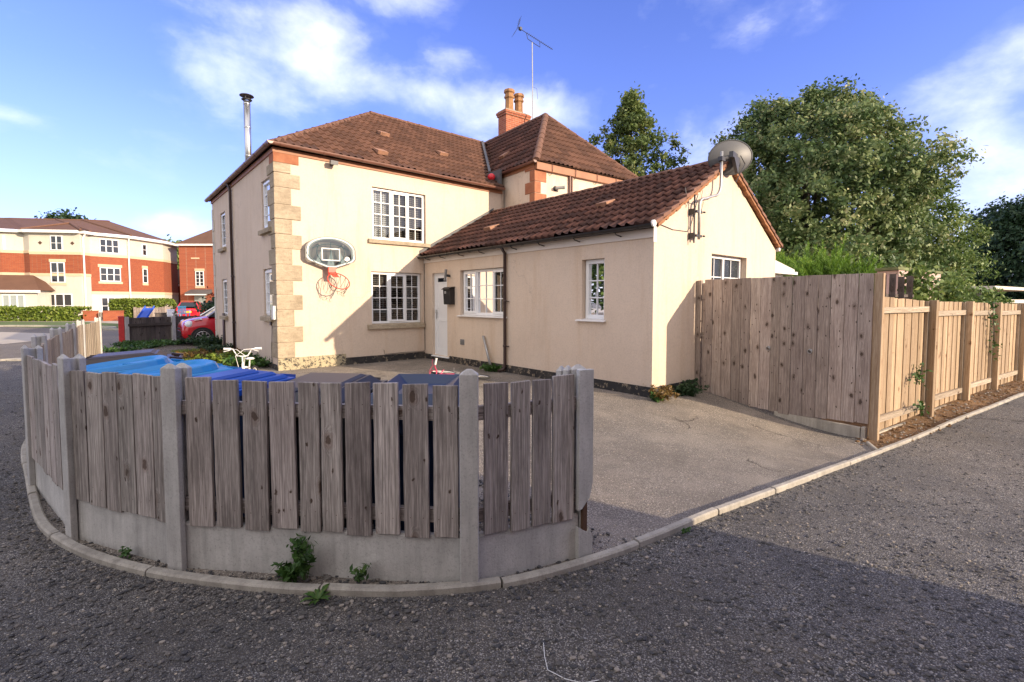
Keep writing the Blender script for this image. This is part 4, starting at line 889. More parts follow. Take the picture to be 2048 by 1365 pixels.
# chimney
ch = MB(); c0 = V(12.0, 14.35, 0); ca = R(4); L1, L2 = 1.12, .52
def crect(o, a0, a1, b0, b1): return [o + TU * a0 + TV * b0, o + TU * a1 + TV * b0, o + TU * a1 + TV * b1, o + TU * a0 + TV * b1]
ch.prism([p + V(0, 0, 6.6) for p in crect(c0, 0, L1, 0, L2)], (0, 0, 2.02)); ch.prism([p + V(0, 0, 8.62) for p in crect(c0, -.04, L1 + .04, -.04, L2 + .04)], (0, 0, .08)); ch.prism([p + V(0, 0, 8.70) for p in crect(c0, -.065, L1 + .065, -.065, L2 + .065)], (0, 0, .08))
cho = obj('chimney', ch, 'brick_chimney', house)
ch = MB(); ch.prism([p + V(0, 0, 8.78) for p in crect(c0, -.02, L1 + .02, -.02, L2 + .02)], (0, 0, .05)); x = obj('flaunching', ch, 'mortar', None); x.parent = cho
for k, hh in ((.34, .86), (.80, .80)):
    p = c0 + TU * k + TV * .26 + V(0, 0, 8.80); ch = MB(); ch.lathe(p, [(.20, 0), (.20, .10), (.165, .14), (.155, .52 * hh / .86), (.20, .56 * hh / .86), (.20, .62 * hh / .86), (.17, .64 * hh / .86), (.165, hh - .14), (.215, hh - .10), (.205, hh), (.14, hh), (.13, hh - .3)], 8)
    x = obj('chimney_pot', ch, 'chimney_pot', None); x.parent = cho
# flue
fl = MB(); fx, fy = 3.62, 16.55; fl.tube([(fx, fy, 5.0), (fx, fy, 7.55)], .095, 16); 
for z in (5.9, 6.75, 7.45): fl.lathe((fx, fy, z), [(.095, 0), (.102, .005), (.102, .04), (.095, .045)], 16)
flo = obj('flue', fl, 'steel', house, smooth=True)
fl = MB(); fl.lathe((fx, fy, 7.56), [(.10, 0), (.15, .03), (.15, .04), (.08, .05)], 16); fl.lathe((fx, fy, 7.70), [(.20, 0), (.19, .02), (.06, .07), (0.001, .08)], 16); fl.lathe((fx, fy, 7.70), [(.20, 0), (.001, .01)], 16)
for k in range(3): a_ = k * 2.1; fl.tube([(fx + .1 * math.cos(a_), fy + .1 * math.sin(a_), 7.55), (fx + .12 * math.cos(a_), fy + .12 * math.sin(a_), 7.71)], .008, 4)
x = obj('cowl', fl, 'dark_metal', None); x.parent = flo
# cables, small fittings on the walls that are part of the house
mb = MB(); mb.tube([(XW - .012, YF - .012, 2.5), (XW - .012, YF - .010, 1.2), (XW - .012, YF - .012, .22), (XW - .05, YF - .012, .19), (6.0, YF - .012, .20), (5.42, YF - .012, .19), (5.40, YF - .012, .30)], .006, 5)
mb.tube([(XA - .012, 11.68, 1.0), (XA - .03, 11.66, .6), (XA - .02, 11.75, .3), (XA - .02, 11.72, .12)], .008, 5)
mb.tube([(9.2, 11.2, 4.7), (9.22, 11.21, 4.4), (9.24, 11.22, 3.9)], .006, 5); obj('cable', mb, 'dark_metal', house)
mb = MB(); mb.box((XA - .05, 11.62, .98), (XA - .003, 11.74, 1.10)); mb.box((XA - .035, 17.0, .15), (XA - .003, 17.24, 1.15), 0); obj('cable_box', mb, 'brown_plastic', house, bevel=.004)
mb = MB(); mb.box((XA - .08, 11.28, 1.12), (XA - .024, 11.44, 1.42)); obj('meter_box', mb, 'white_sill', house, bevel=.006)
mb = MB(); mb.box((XW - .012, 9.43, .48), (XW + .005, 9.59, .61))
for k in range(5): mb.box((XW - .02, 9.44, .49 + k * .022), (XW - .0125, 9.58, .497 + k * .022))
obj('air_vent', mb, 'grip_grey', house)
# small conservatory/lean-to at the back of the extension
mb = MB(); mb.box((11.26, 5.5, -.2), (14.95, 8.5, 2.28)); obj('lean_to', mb, 'white_paint', house)
mb = MB(); mb.prism([(11.27, 5.3, 2.34), (15.25, 5.3, 2.34), (15.25, 5.3, 2.42), (11.27, 5.3, 3.0)], (0, 3.3, 0)); obj('lean_to_roof', mb, 'fascia_white', house)
mb = MB(); mb.box((11.27, 5.22, 2.27), (15.32, 5.295, 2.35)); mb.box((15.255, 5.22, 2.27), (15.32, 8.6, 2.35)); obj('gutter', mb, 'white_paint', house)
mb = MB(); mb.lathe((11.33, YC - .05, 2.66), [(.0, 0), (.05, 0), (.055, .03), (.055, .3)], 14, 0, (0, 1, 0)); obj('gutter_end_cap', mb, 'white_sill', house)
# =========================================================== things on the house
# satellite dish
sdish = empty('satellite_dish', (7.71, YC, 2.6), 'large grey satellite dish on a bent pole fixed to the extension gable', 'satellite dish')
mb = MB(); yb = YC - .13
pts = [V(7.71, yb, 2.56), V(7.71, yb, 3.12)]
for k in range(1, 7): t = k / 6 * PI / 2; pts.append(V(7.71 + .16 * (1 - math.cos(t)), yb, 3.12 + .14 * math.sin(t)))
pts += [V(8.22, yb, 3.36)]
for k in range(1, 7): t = k / 6 * PI / 2; pts.append(V(8.22 + .22 * math.sin(t), yb, 3.36 + .26 * (1 - math.cos(t))))
pts[-1] = V(8.44, yb, 3.66); pts += [V(8.45, yb, 4.16)]; mb.tube(pts, .024, 10); obj('pole', mb, 'galv', sdish, smooth=True)
mb = MB()
for z in (2.62, 3.02): mb.box((7.62, yb - .01, z - .02), (7.80, yb + .02, z + .02)); mb.box((7.60, yb + .02, z - .05), (7.63, YC - .002, z + .05)); mb.tube([(7.80, yb - .03, z), (7.84, yb - .03, z)], .016, 6)
mb.box((7.615, yb + .03, 2.50), (7.635, yb + .05, 3.3)); obj('bracket', mb, 'dark_metal', sdish)
dn = V(.60, .78, .10).normalized(); dc = V(8.80, YC - .16, 4.13); dh_ = V(dn.y, -dn.x, 0).normalized(); dv_ = dh_.cross(dn); dv_ = dv_ if dv_.z > 0 else -dv_; dh2 = (dh_ + dv_ * .10).normalized(); dv2 = (dv_ - dh_ * .10).normalized()
mb = MB(); prof = [(.004, -.005)] + [(k / 10, .09 * (k / 10) ** 2) for k in range(1, 11)] + [(1.03, .095), (1.03, .082), (1.0, .078)]
for rr_, hh_ in prof:
    for j_ in range(44): t_ = 2 * PI * j_ / 44; mb.v.append(tuple(dc + dn * hh_ + dh2 * math.cos(t_) * rr_ * .405 + dv2 * math.sin(t_) * rr_ * .305))
for k in range(len(prof) - 1):
    for j_ in range(44): mb.face((k * 44 + j_, k * 44 + (j_ + 1) % 44, (k + 1) * 44 + (j_ + 1) % 44, (k + 1) * 44 + j_))
obj('dish', mb, 'dish_grey', sdish, smooth=True)
mb = MB(); a = V(8.45, yb, 4.03); b = dc - dn * .05; mb.tube([a, b], .03, 8); mb.cbox(tuple(a + V(0, 0, 0)), (.12, .08, .07)); mb.cbox(tuple(b), (.34, .07, .10), rot=.15); mb.prism([b + V(-.10, -.05, -.02), b + V(.14, -.05, -.02), b + V(.06, -.05, -.30)], (0, .06, 0))
obj('mount', mb, 'dark_metal', sdish); mb = MB()
mb.tube([b + V(.12, -.06, .02), b + V(.22, -.1, -.12), b + V(.08, -.08, -.30), b + V(.02, -.04, -.46), b + V(-.02, -.02, -.44)], .008, 5); obj('cable', mb, 'dark_metal', sdish); mb = MB(); mb.tube([(8.0, YC - .03, 3.44), (7.93, YC - .02, 3.2), (7.98, YC - .02, 3.08), (8.05, YC - .02, 3.25)], .004, 5)
mb.tube([(7.66, yb, 3.3), (7.55, yb, 3.12), (7.50, YC - .03, 3.16), (7.44, YC - .02, 3.4)], .008, 5); mb.tube([(7.64, yb, 3.2), (7.64, YC - .02, 2.8), (7.55, YC - .012, 2.69), (7.1, YC - .012, 2.68), (6.62, YC - .015, 2.74)], .006, 5); obj('cable', mb, 'dark_metal', sdish)
# TV aerial
aer = empty('tv_aerial', (12.95, 14.5, 7.9), 'television aerial on a thin tall mast rising behind the roof ridge', 'aerial')
mx_, my_ = 13.02, 13.95; mb = MB(); mb.tube([(mx_, my_, 7.0), (mx_ - .02, my_, 9.2), (mx_ - .07, my_ - .02, 11.40)], .022, 6); obj('mast', mb, 'galv', aer)
mb = MB(); u = (V(RTH.x, RTH.y, 0) * .92 + V(0, 0, -.40) + FWH * .3).normalized(); sd_ = V(0, 0, 1).cross(u).normalized(); top = V(mx_ - .07, my_ - .02, 11.55); s0 = top - u * .62 + V(0, 0, .07); s1 = top + u * .92 + V(0, 0, .07)
mb.tube([s0, s1], .012, 5); mb.tube([top - u * .25 + V(0, 0, .05), top - u * .20 - V(0, 0, .12), top - V(0, 0, .14), top + u * .35 - V(0, 0, .14), top + u * .33 + V(0, 0, .03)], .012, 5)
for k in range(15): c = s0 + (s1 - s0) * (.26 + k * .05); mb.tube([c - sd_ * .08, c + sd_ * .08], .005, 4)
up_ = u.cross(sd_) * -1
up_ = up_ if up_.z > 0 else -up_
for s_ in (-1, 1): mb.tube([s0, s0 + up_ * .36 * s_ - u * .06], .008, 4)
for k in range(-4, 5):
    if k: c = s0 + up_ * .085 * k - u * .015 * abs(k); mb.tube([c - sd_ * .2, c + sd_ * .2], .005, 4)
mb.cbox(tuple(s0 + u * .10 + V(0, 0, .01)), (.10, .10, .10)); obj('antenna', mb, 'dark_metal', aer)
mb = MB(); mb.tube([(mx_, my_ - .02, 9.75), (mx_ + .10, my_ - .1, 9.70), (mx_ + .14, my_ - .12, 9.3)], .006, 4); obj('cable', mb, 'dark_metal', aer)
# red ball stuck in the valley
mb = MB(); mb.lathe((8.98, 11.42, 5.10 + .09), [(.11 * math.sin(PI * k / 12) + 1e-4, -.11 * math.cos(PI * k / 12)) for k in range(13)], 20); tag(obj('ball', mb, 'red_ball', smooth=True), 'red football stuck in the roof valley between the two tiled roofs', 'ball')
# flood light under the eave
fl_ = empty('flood_light', (4.17, YF - .1, 4.62), 'small grey floodlight under the brown eaves gutter', 'light')
mb = MB(); mb.cbox((4.17, YF - .17, 4.66), (.17, .10, .09), rot=Matrix.Rotation(.3, 4, 'X')); obj('lamp_head', mb, 'grip_grey', fl_, bevel=.006); mb = MB(); mb.cbox((4.17, YF - .055, 4.64), (.06, .12, .04)); obj('bracket', mb, 'dark_metal', fl_)
# security camera on the wing
p = TWc + TU * .75 - TV * .0 + V(0, 0, 4.72); scm = empty('security_camera', p, 'small security camera on the upper wall of the rear wing', 'camera')
mb = MB(); mb.lathe(p, [(.075, 0), (.075, .02), (.04, .05)], 14, 0, -TV); obj('base_plate', mb, 'dark_metal', scm); mb = MB(); mb.tube([p - TV * .05, p - TV * .11 + V(0, 0, .02)], .02, 8); d_ = (TU * .9 - TV * .4 + V(0, 0, .12)).normalized(); mb.tube([p - TV * .13 - d_ * .08, p - TV * .13 + d_ * .15], .045, 12); mb.tube([p - TV * .13 + d_ * .14, p - TV * .13 + d_ * .19], .05, 12); obj('camera_body', mb, 'grip_grey', scm)
# mailbox
mbx = empty('mailbox', (XW, 10.0, 1.43), 'black wall mailbox beside the white door', 'mailbox'); mb = MB()
mb.prism([(XW - .002, 9.82, 1.44), (XW - .13, 9.82, 1.44), (XW - .15, 9.82, 1.80), (XW - .002, 9.82, 1.85)], (0, .30, 0)); obj('box', mb, 'black_plastic', mbx, bevel=.005)
mb = MB(); mb.prism([(XW - .002, 9.805, 1.855), (XW - .002, 9.805, 1.87), (XW - .10, 9.805, 1.865), (XW - .185, 9.805, 1.815), (XW - .185, 9.805, 1.80), (XW - .10, 9.805, 1.845)], (0, .33, 0)); obj('lid', mb, 'black_plastic', mbx)
mb = MB()
for z in (1.74, 1.71):
    for k in range(3): mb.box((XW - .1505, 9.985 + k * .026, z), (XW - .1480, 10.003 + k * .026, z + .018))
obj('label_marks', mb, 'white_mark', mbx)
# wall light
wl = empty('wall_light', (XW, 10.03, 2.1), 'slim grey wall light above the mailbox', 'light'); mb = MB(); mb.cbox((XW - .11, 10.06, 2.16), (.05, .05, .28), rot=Matrix.Rotation(.12, 4, 'Y')); obj('lamp_head', mb, 'grip_grey', wl, bevel=.005); mb = MB(); mb.tube([(XW - .002, 10.03, 2.14), (XW - .09, 10.05, 2.15)], .03, 8); obj('bracket', mb, 'dark_metal', wl)
# basketball hoop
bh = empty('basketball_hoop', (4.08, YF, 2.3), 'basketball backboard with a sagging red hoop and torn net on the sunlit wall', 'basketball hoop')
bx, bz, by_ = 4.075, 2.34, YF - .16; hwid = .575
outl = [(-.10, -.06), (.10, -.06), (hwid - .03, .12), (hwid, .17), (hwid, .335)]
arc = [(hwid * math.cos(t), .335 + .315 * math.sin(t)) for t in [PI * k / 24 for k in range(25)]]
outl = [(-.10, -.06), (.10, -.06), (hwid - .05, .09), (hwid, .15)] + [(x, z) for x, z in arc] + [(-hwid, .15), (-hwid + .05, .09)]
def ol(s): return [V(bx + x * s, by_, bz + .26 + (z - .26) * s) for x, z in outl]
def ringpoly(mb, a, b, th, m=0):
    n = len(a)
    for k in range(n):
        k2 = (k + 1) % n; mb.prism([a[k], a[k2], b[k2], b[k]], (0, th, 0), m)
mb = MB(); ringpoly(mb, ol(1.0), ol(.945), .035); obj('rim_frame', mb, 'black_plastic', bh)
mb = MB(); ringpoly(mb, [p + V(0, -.003, 0) for p in ol(.945)], [p + V(0, -.003, 0) for p in ol(.885)], .01); 
for (a, b, c, d) in ((-.20, .22, .36, .385), (-.20, .22, .10, .125), (-.20, -.175, .125, .36), (.195, .22, .125, .36)): mb.box((bx + a - .02, by_ - .006, bz + c), (bx + b - .02, by_ - .002, bz + d))
mb.poly([V(bx + x, by_ - .005, bz + z) for x, z in ((.30, .13), (.36, .10), (.43, .14), (.42, .19), (.36, .215), (.31, .18))]); obj('white_marking', mb, 'white_mark', bh)
mb = MB(); mb.poly(ol(.945)); obj('backboard', mb, 'acrylic', bh)
mb = MB(); cb_ = V(bx - .01, by_ - .001, bz + .26)
ringpoly(mb, [p + V(0, -.0015, 0) for p in ol(.885)], [p + V(0, -.0015, 0) for p in ol(.82)], .003)
for a0_ in (-.34, -.17, 0, .17, .34):
    pts = [cb_ + V(a0_ * (1 + .5 * k / 8) + (.0 if a0_ == 0 else .10 * math.sin(k / 8 * PI) * (1 if a0_ > 0 else -1)), -.001, -.22 + .48 * k / 8 * (1 - abs(a0_) * .6)) for k in range(9)]; mb.tube(pts, .007, 4)
mb.tube([cb_ + V(-.42 + .84 * k / 12, -.001, .10 + .12 * math.sin(PI * k / 12)) for k in range(13)], .007, 4)
mb.prism([V(bx - .11, by_ - .002, bz - .02), V(bx + .07, by_ - .002, bz - .02), V(bx - .0, by_ - .002, bz + .33)], (0, .002, 0))
mb.prism([V(bx + .22, by_ - .002, bz + .02), V(bx + .33, by_ - .002, bz + .06), V(bx + .20, by_ - .002, bz + .32)], (0, .002, 0)); mb.prism([V(bx - .36, by_ - .002, bz + .06), V(bx - .25, by_ - .002, bz + .02), V(bx - .23, by_ - .002, bz + .32)], (0, .002, 0)); obj('ball_graphic', mb, 'teal_paint', bh)
mb = MB()
for s_ in (-.27, .27): mb.tube([(bx + s_, YF - .002, bz + .46), (bx + s_, by_ - .01, bz + .46)], .018, 8)
mb.box((bx - .3, YF - .05, bz + .1), (bx + .3, YF - .01, bz + .14)); obj('bracket', mb, 'dark_metal', bh)
mb = MB(); br = V(4.075, by_ - .012, 2.23); mb.box((br.x - .085, br.y - .03, br.z - .10), (br.x + .085, br.y + .03, br.z + .07)); mb.prism([br + V(-.085, -.03, -.05), br + V(.085, -.03, -.05), br + V(.12, -.14, -.16), br + V(-.02, -.14, -.16)], (0, 0, -.012)); obj('mount', mb, 'hoop_red', bh, bevel=.004)
hc = V(4.145, by_ - .23, 1.975); he1 = V(1, -.05, 0); he2 = V(-.12, .62, .78).normalized(); mb = MB(); mb.ring(hc, he1, he2, .232, .011, 40, 8); mb.tube([br + V(.06, -.02, -.04), hc + he2 * .22 + he1.normalized() * .05], .010, 6); obj('hoop', mb, 'hoop_red', bh, smooth=True)
mb = MB(); r = random.Random(3); N = 12
for k in range(N):
    a = 2 * PI * k / N; p0 = hc + he1.normalized() * .232 * math.cos(a) + he2 * .232 * math.sin(a)
    for dlt in (-.35, .35):
        a2 = a + dlt; q = hc + he1.normalized() * .15 * math.cos(a2) + he2 * .10 * math.sin(a2) + V(-.04, 0, -.20 + r.uniform(-.04, .05)); q.y = min(q.y, YF - .05)
        m_ = p0.lerp(q, .5) + V(0, r.uniform(-.02, .02), -.03); mb.tube([p0, m_, q], .0055, 4)
        if r.random() < .6: mb.tube([q, q + V(r.uniform(-.05, .05), 0, -.05), q + V(r.uniform(-.07, .07), 0, -.03)], .0035, 4)
obj('net', mb, 'net', bh)
# grey pipe offcut leaning on the wall
mb = MB(); mb.tube([(XW - .10, 8.26, .02), (XW - .045, 8.63, .74)], .028, 10); tag(obj('drainpipe_offcut', mb, 'galv', smooth=True), 'loose grey pipe leaning against the extension wall', 'pipe')
# ================================================================== TALL FENCE AND GATE
GX = 7.9; gy = [4.137, 3.995, 3.832, 3.665, 3.52, 3.37, 3.218, 3.055, 2.919, 2.759, 2.591, 2.416, 2.26, 2.091, 1.934, 1.767]
def gboard(par, ya, yb, z0, z1, mat='wood_brown', x=GX, th=.022, name='board'):
    mb = picket_mesh(ya - yb - .006, z1 - z0, th, random.uniform(-.0015, .0015)); return board(name, mb, [mat, 'rust'], par, V(x, (ya + yb) / 2, z0), -PI / 2, bevel=.002)
tall = empty('fence_panel', (GX, 3.55, -.1), 'tall close-boarded brown fence panel next to the house wall, left of the gate', 'fence')
for i in range(8):
    t = i / 7; gboard(tall, gy[i], gy[i + 1], -.16 + .02 * random.random() - .03 * t, 1.889 + .006 * t + random.uniform(-.004, .004), x=GX + random.uniform(-.004, .004))
gboard(tall, 4.20, 4.142, -.15, 1.835, x=GX + .05); gboard(tall, 4.295, 4.205, -.15, 1.88, x=GX + .03, th=.07, name='post')
mb = MB()
for z in (.25, .95, 1.6): put_rail(tall, V(GX + .03, 4.2, 0), V(GX + .03, 2.93, 0), z, 'wood_brown', .08, .035)
gate = empty('gate', (GX, 2.33, -.15), 'tall brown boarded gate with steel ring latch between the fence panel and the corner post', 'gate')
for i in range(8, 15):
    t = (i - 8) / 6; gboard(gate, gy[i], gy[i + 1], -.175 + .03 * t + .006 * random.random() - .02 * (1 - t), 1.895 + .006 * t + random.uniform(-.003, .003), x=GX - .012 + random.uniform(-.003, .003))
for z in (.1, .95, 1.65): put_rail(gate, V(GX + .02, 2.9, 0), V(GX + .02, 1.79, 0), z, 'wood_brown', .09, .035)
def latch(y, z, par):
    mb = MB(); x = GX - .026; mb.lathe((x + .008, y, z), [(.030, 0), (.030, .006), (.018, .012), (.018, .03)], 14, 0, (-1, 0, 0)); mb.ring((x - .022, y, z - .012), (0, 1, 0), (0, .1, 1), .026, .004, 18, 5); obj('latch', mb, 'galv', par, smooth=True)
latch(3.08, .80, tall); latch(2.50, .80, gate)
gp = MB(); gp.box((-.05, -.05, 0), (.05, .05, 2.32)); board('gate_post', gp, 'wood_warm', gate, V(GX + .045, 1.715, -.42), 0, bevel=.006)
ledge = MB(); ledge.prism([(GX - .02, 2.97, -.172), (GX - .02, 1.86, -.205), (GX - .02, 1.86, -.50), (GX - .02, 2.97, -.50)], (.05, 0, 0)); ledge.box((GX - .02, 1.80, -.5), (GX + .08, 1.85, -.20)); tag(obj('gravel_board', ledge, 'concrete_pale', bevel=.004), 'pale concrete board on the ground beneath the tall gate', 'gravel board')
# right-hand fence
rf = empty('boarded_fence', (11.5, 1.3, -.25), 'long sunlit pale timber fence with thick square posts receding at right', 'fence')
FA = V(7.99, 1.775, 0); FD = V(.991, -.136, 0); FN = V(-.136, -.991, 0); frz = math.atan2(FD.y, FD.x)
pst = [0.0, 2.02, 3.76, 5.45, 7.35, 9.2, 11.05, 12.9]
def ztop(t): return 1.60 - .075 * min(t, 2) / 2 - .012 * max(0, t - 2)
def zbt(t): return -.33 + .10 * min(t, 3) / 3
for i, t in enumerate(pst):
    if i == 0: continue
    h = ztop(t) + .015 + .42; mb = MB(); mb.box((-.05, -.05, 0), (.05, .05, h)); board('post', mb, 'wood_warm', rf, FA + FD * t + FN * .05 + V(0, 0, -.42), frz, bevel=.006)
for i in range(len(pst) - 1):
    t0 = pst[i] + .05; t1 = pst[i + 1] - .05; n = 14 if i < 4 else 12; wd = (t1 - t0) / n
    for k in range(n):
        t = t0 + wd * (k + .5); mb = picket_mesh(wd + .012, ztop(t) - zbt(t) + random.uniform(-.004, .004), .012, 0); o = board('board', mb, ['wood_warm', 'rust'], rf, FA + FD * t - FN * (.035 + .006 * (k % 2)) + V(0, 0, zbt(t)), frz + .03)
    for zf in (ztop(t0) - .17, zbt(t0) + .20): a = FA + FD * t0; b = FA + FD * t1; put_rail(rf, V(a.x, a.y, 0) - FN * .0, V(b.x, b.y, 0) - FN * .0, zf - .03 if zf > 1 else zf, 'wood_pale', .085, .04)
    for tt in (t1 - .03,):
        mb = MB(); mb.box((-.02, -.02, 0), (.02, .02, ztop(tt) - zbt(tt))); board('batten', mb, 'wood_pale', rf, FA + FD * tt - FN * .01 + V(0, 0, zbt(tt)), frz)
    a = FA + FD * t0; mb = MB(); mb.box((0, -.02, 0), (t1 - t0, .02, .14)); board('gravel_board', mb, 'wood_pale' if i else 'concrete_pale', rf, a - FN * .03 + V(0, 0, zbt(t0) - .14), frz)
# ================================================================== WHEELIE BINS
def make_bin(loc, rz, col, style, label, tilt=0):
    e = empty('wheelie_bin', loc, label, 'wheelie bin', 'wheelie bins behind the picket fence', rz); e.scale = (1, 1, .945)
    L = dict(local=True)
    mb = MB(); lo = [(-.23, -.24), (.23, -.24), (.23, .20), (-.23, .20)]; hi = [(-.28, -.34), (.28, -.34), (.28, .33), (-.28, .33)]
    i = len(mb.v); mb.v += [(x, y, .06) for x, y in lo] + [(x, y, .93) for x, y in hi]; mb.face((3, 2, 1, 0)); [mb.face((k, (k + 1) % 4, 4 + (k + 1) % 4, 4 + k)) for k in range(4)]
    mb.box((-.295, -.355, .915), (.295, .345, .965)); mb.box((-.12, -.352, .80), (.12, -.33, .90)); obj('body', mb, {'bin_blue': 'bin_navy_and_shaded_blue', 'bin_lightblue': 'bin_navy_and_shaded_blue'}.get(col, col), e, local=True, bevel=.012)  # blue bin bodies coloured navy to paint in the shade behind the pickets
    mb = MB(); F, B = .985, 1.03
    def sl(x, y, h): t = (y + .38) / .78; return (x, y, F + (B - F) * t + h)
    def slab(x0, x1, y0, y1, h0, h1, sh=0.0):
        a = [(x0, y0), (x1, y0), (x1, y1), (x0, y1)]; b = [(x0 + sh, y0 + sh), (x1 - sh, y0 + sh), (x1 - sh, y1 - sh), (x0 + sh, y1 - sh)]; i = len(mb.v)
        mb.v += [sl(x, y, h0) for x, y in a] + [sl(x, y, h1) for x, y in b]; mb.face((i + 3, i + 2, i + 1, i)); mb.face((i + 4, i + 5, i + 6, i + 7)); [mb.face((i + k, i + (k + 1) % 4, i + 4 + (k + 1) % 4, i + 4 + k)) for k in range(4)]
    if style == 'ridge':
        slab(-.30, .30, -.40, .36, -.04, .0); slab(-.285, .285, -.36, .30, .001, .065, .06)
        for x in (-.15, 0, .15): mb.prism([sl(x - .006, -.355, .003), sl(x + .006, -.355, .003), sl(x + .006, -.30, .078), sl(x - .006, -.30, .078)], (0, .05, 0))
        slab(-.21, .21, -.27, .22, .066, .082, .03)
    elif style == 'steps':
        slab(-.305, .305, -.40, .36, -.045, .0); slab(-.27, .27, -.37, .33, .001, .028, .02); slab(-.20, .20, -.33, .29, .029, .052, .02); slab(-.11, .11, -.31, .22, .053, .075, .02)
    elif style == 'oval':
        slab(-.31, .31, -.41, .37, -.05, -.002, 0); slab(-.30, .30, -.39, .35, -.001, .018, .015); i = len(mb.v); N = 28
        for rx, ry, h in ((.27, .33, .019), (.25, .31, .052), (.235, .29, .060), (.205, .25, .050), (.18, .22, .030), (.001, .001, .026)):
            for k in range(N):
                a = 2 * PI * k / N; c_, s_ = math.cos(a), math.sin(a); q = 1 / (abs(c_) ** 3 + abs(s_) ** 3) ** (1 / 3); mb.v.append(sl(c_ * q * rx, s_ * q * ry - .02, h + .018 * math.sin(a) * (1 if h > .02 else 0)))
        for rr_ in range(5):
            for k in range(N): mb.face((i + rr_ * N + k, i + rr_ * N + (k + 1) % N, i + (rr_ + 1) * N + (k + 1) % N, i + (rr_ + 1) * N + k))
    else:      # framed: raised rim round a sunken centre
        slab(-.305, .305, -.40, .36, -.045, .0)
        A = [(-.29, -.385), (.29, -.385), (.29, .345), (-.29, .345)]; Bq = [(-.22, -.30), (.22, -.30), (.22, .26), (-.22, .26)]; C = [(-.13, -.20), (.13, -.20), (.13, .16), (-.13, .16)]; i = len(mb.v)
        mb.v += [sl(x, y, .002) for x, y in A] + [sl(x, y, .060) for x, y in Bq] + [sl(x, y, .010) for x, y in C]
        for r0 in (0, 4): [mb.face((i + r0 + k, i + r0 + (k + 1) % 4, i + r0 + 4 + (k + 1) % 4, i + r0 + 4 + k)) for k in range(4)]
        mb.face((i + 8, i + 9, i + 10, i + 11))
    lid = obj('lid', mb, col, e, local=True, bevel=.006); lid.rotation_euler = (tilt, 0, 0)
    mb = MB(); mb.tube([(-.20, .42, 1.01), (.20, .42, 1.01)], .016, 8)
    for x in (-.19, .19): mb.prism([(x - .02, .33, .95), (x - .02, .44, .985), (x - .02, .44, 1.03), (x - .02, .34, 1.05)], (.04, 0, 0))
    obj('handle', mb, col, e, local=True)
    for s in (-1, 1):
        mb = MB(); mb.lathe((s * .24, .25, .10), [(.001, -.025), (.09, -.025), (.10, -.015), (.10, .015), (.09, .025), (.001, .025)], 18, 0, (1, 0, 0)); obj('wheel', mb, 'rubber', e, local=True)
    return e
fz = math.atan2(-.725, .69)
make_bin((1.56, 2.72, 0), fz + .05, 'bin_navy_and_shaded_blue', 'frame', 'dark navy wheelie bin with sunken lid panels, rightmost behind the picket fence')
make_bin((1.07, 3.13, 0), fz - .04, 'bin_charcoal', 'ridge', 'charcoal wheelie bin with ribbed flat lid between the blue and the navy bins')
make_bin((.63, 3.84, 0), fz - .35, 'bin_blue', 'steps', 'deep royal blue wheelie bin with stepped lid beside the charcoal bin')
make_bin((.42, 4.62, 0), fz - .55, 'bin_lightblue', 'oval', 'pale bright blue wheelie bin with raised oval lid, next to the royal blue bin')
make_bin((.16, 5.28, 0), fz - .75, 'bin_lightblue', 'oval', 'pale bright blue wheelie bin nearest the left fence, in front of the dark brown bin')
make_bin((.20, 5.95, 0), fz - .9, 'bin_brown', 'ridge', 'dark brown wheelie bin at the back of the row of bins')
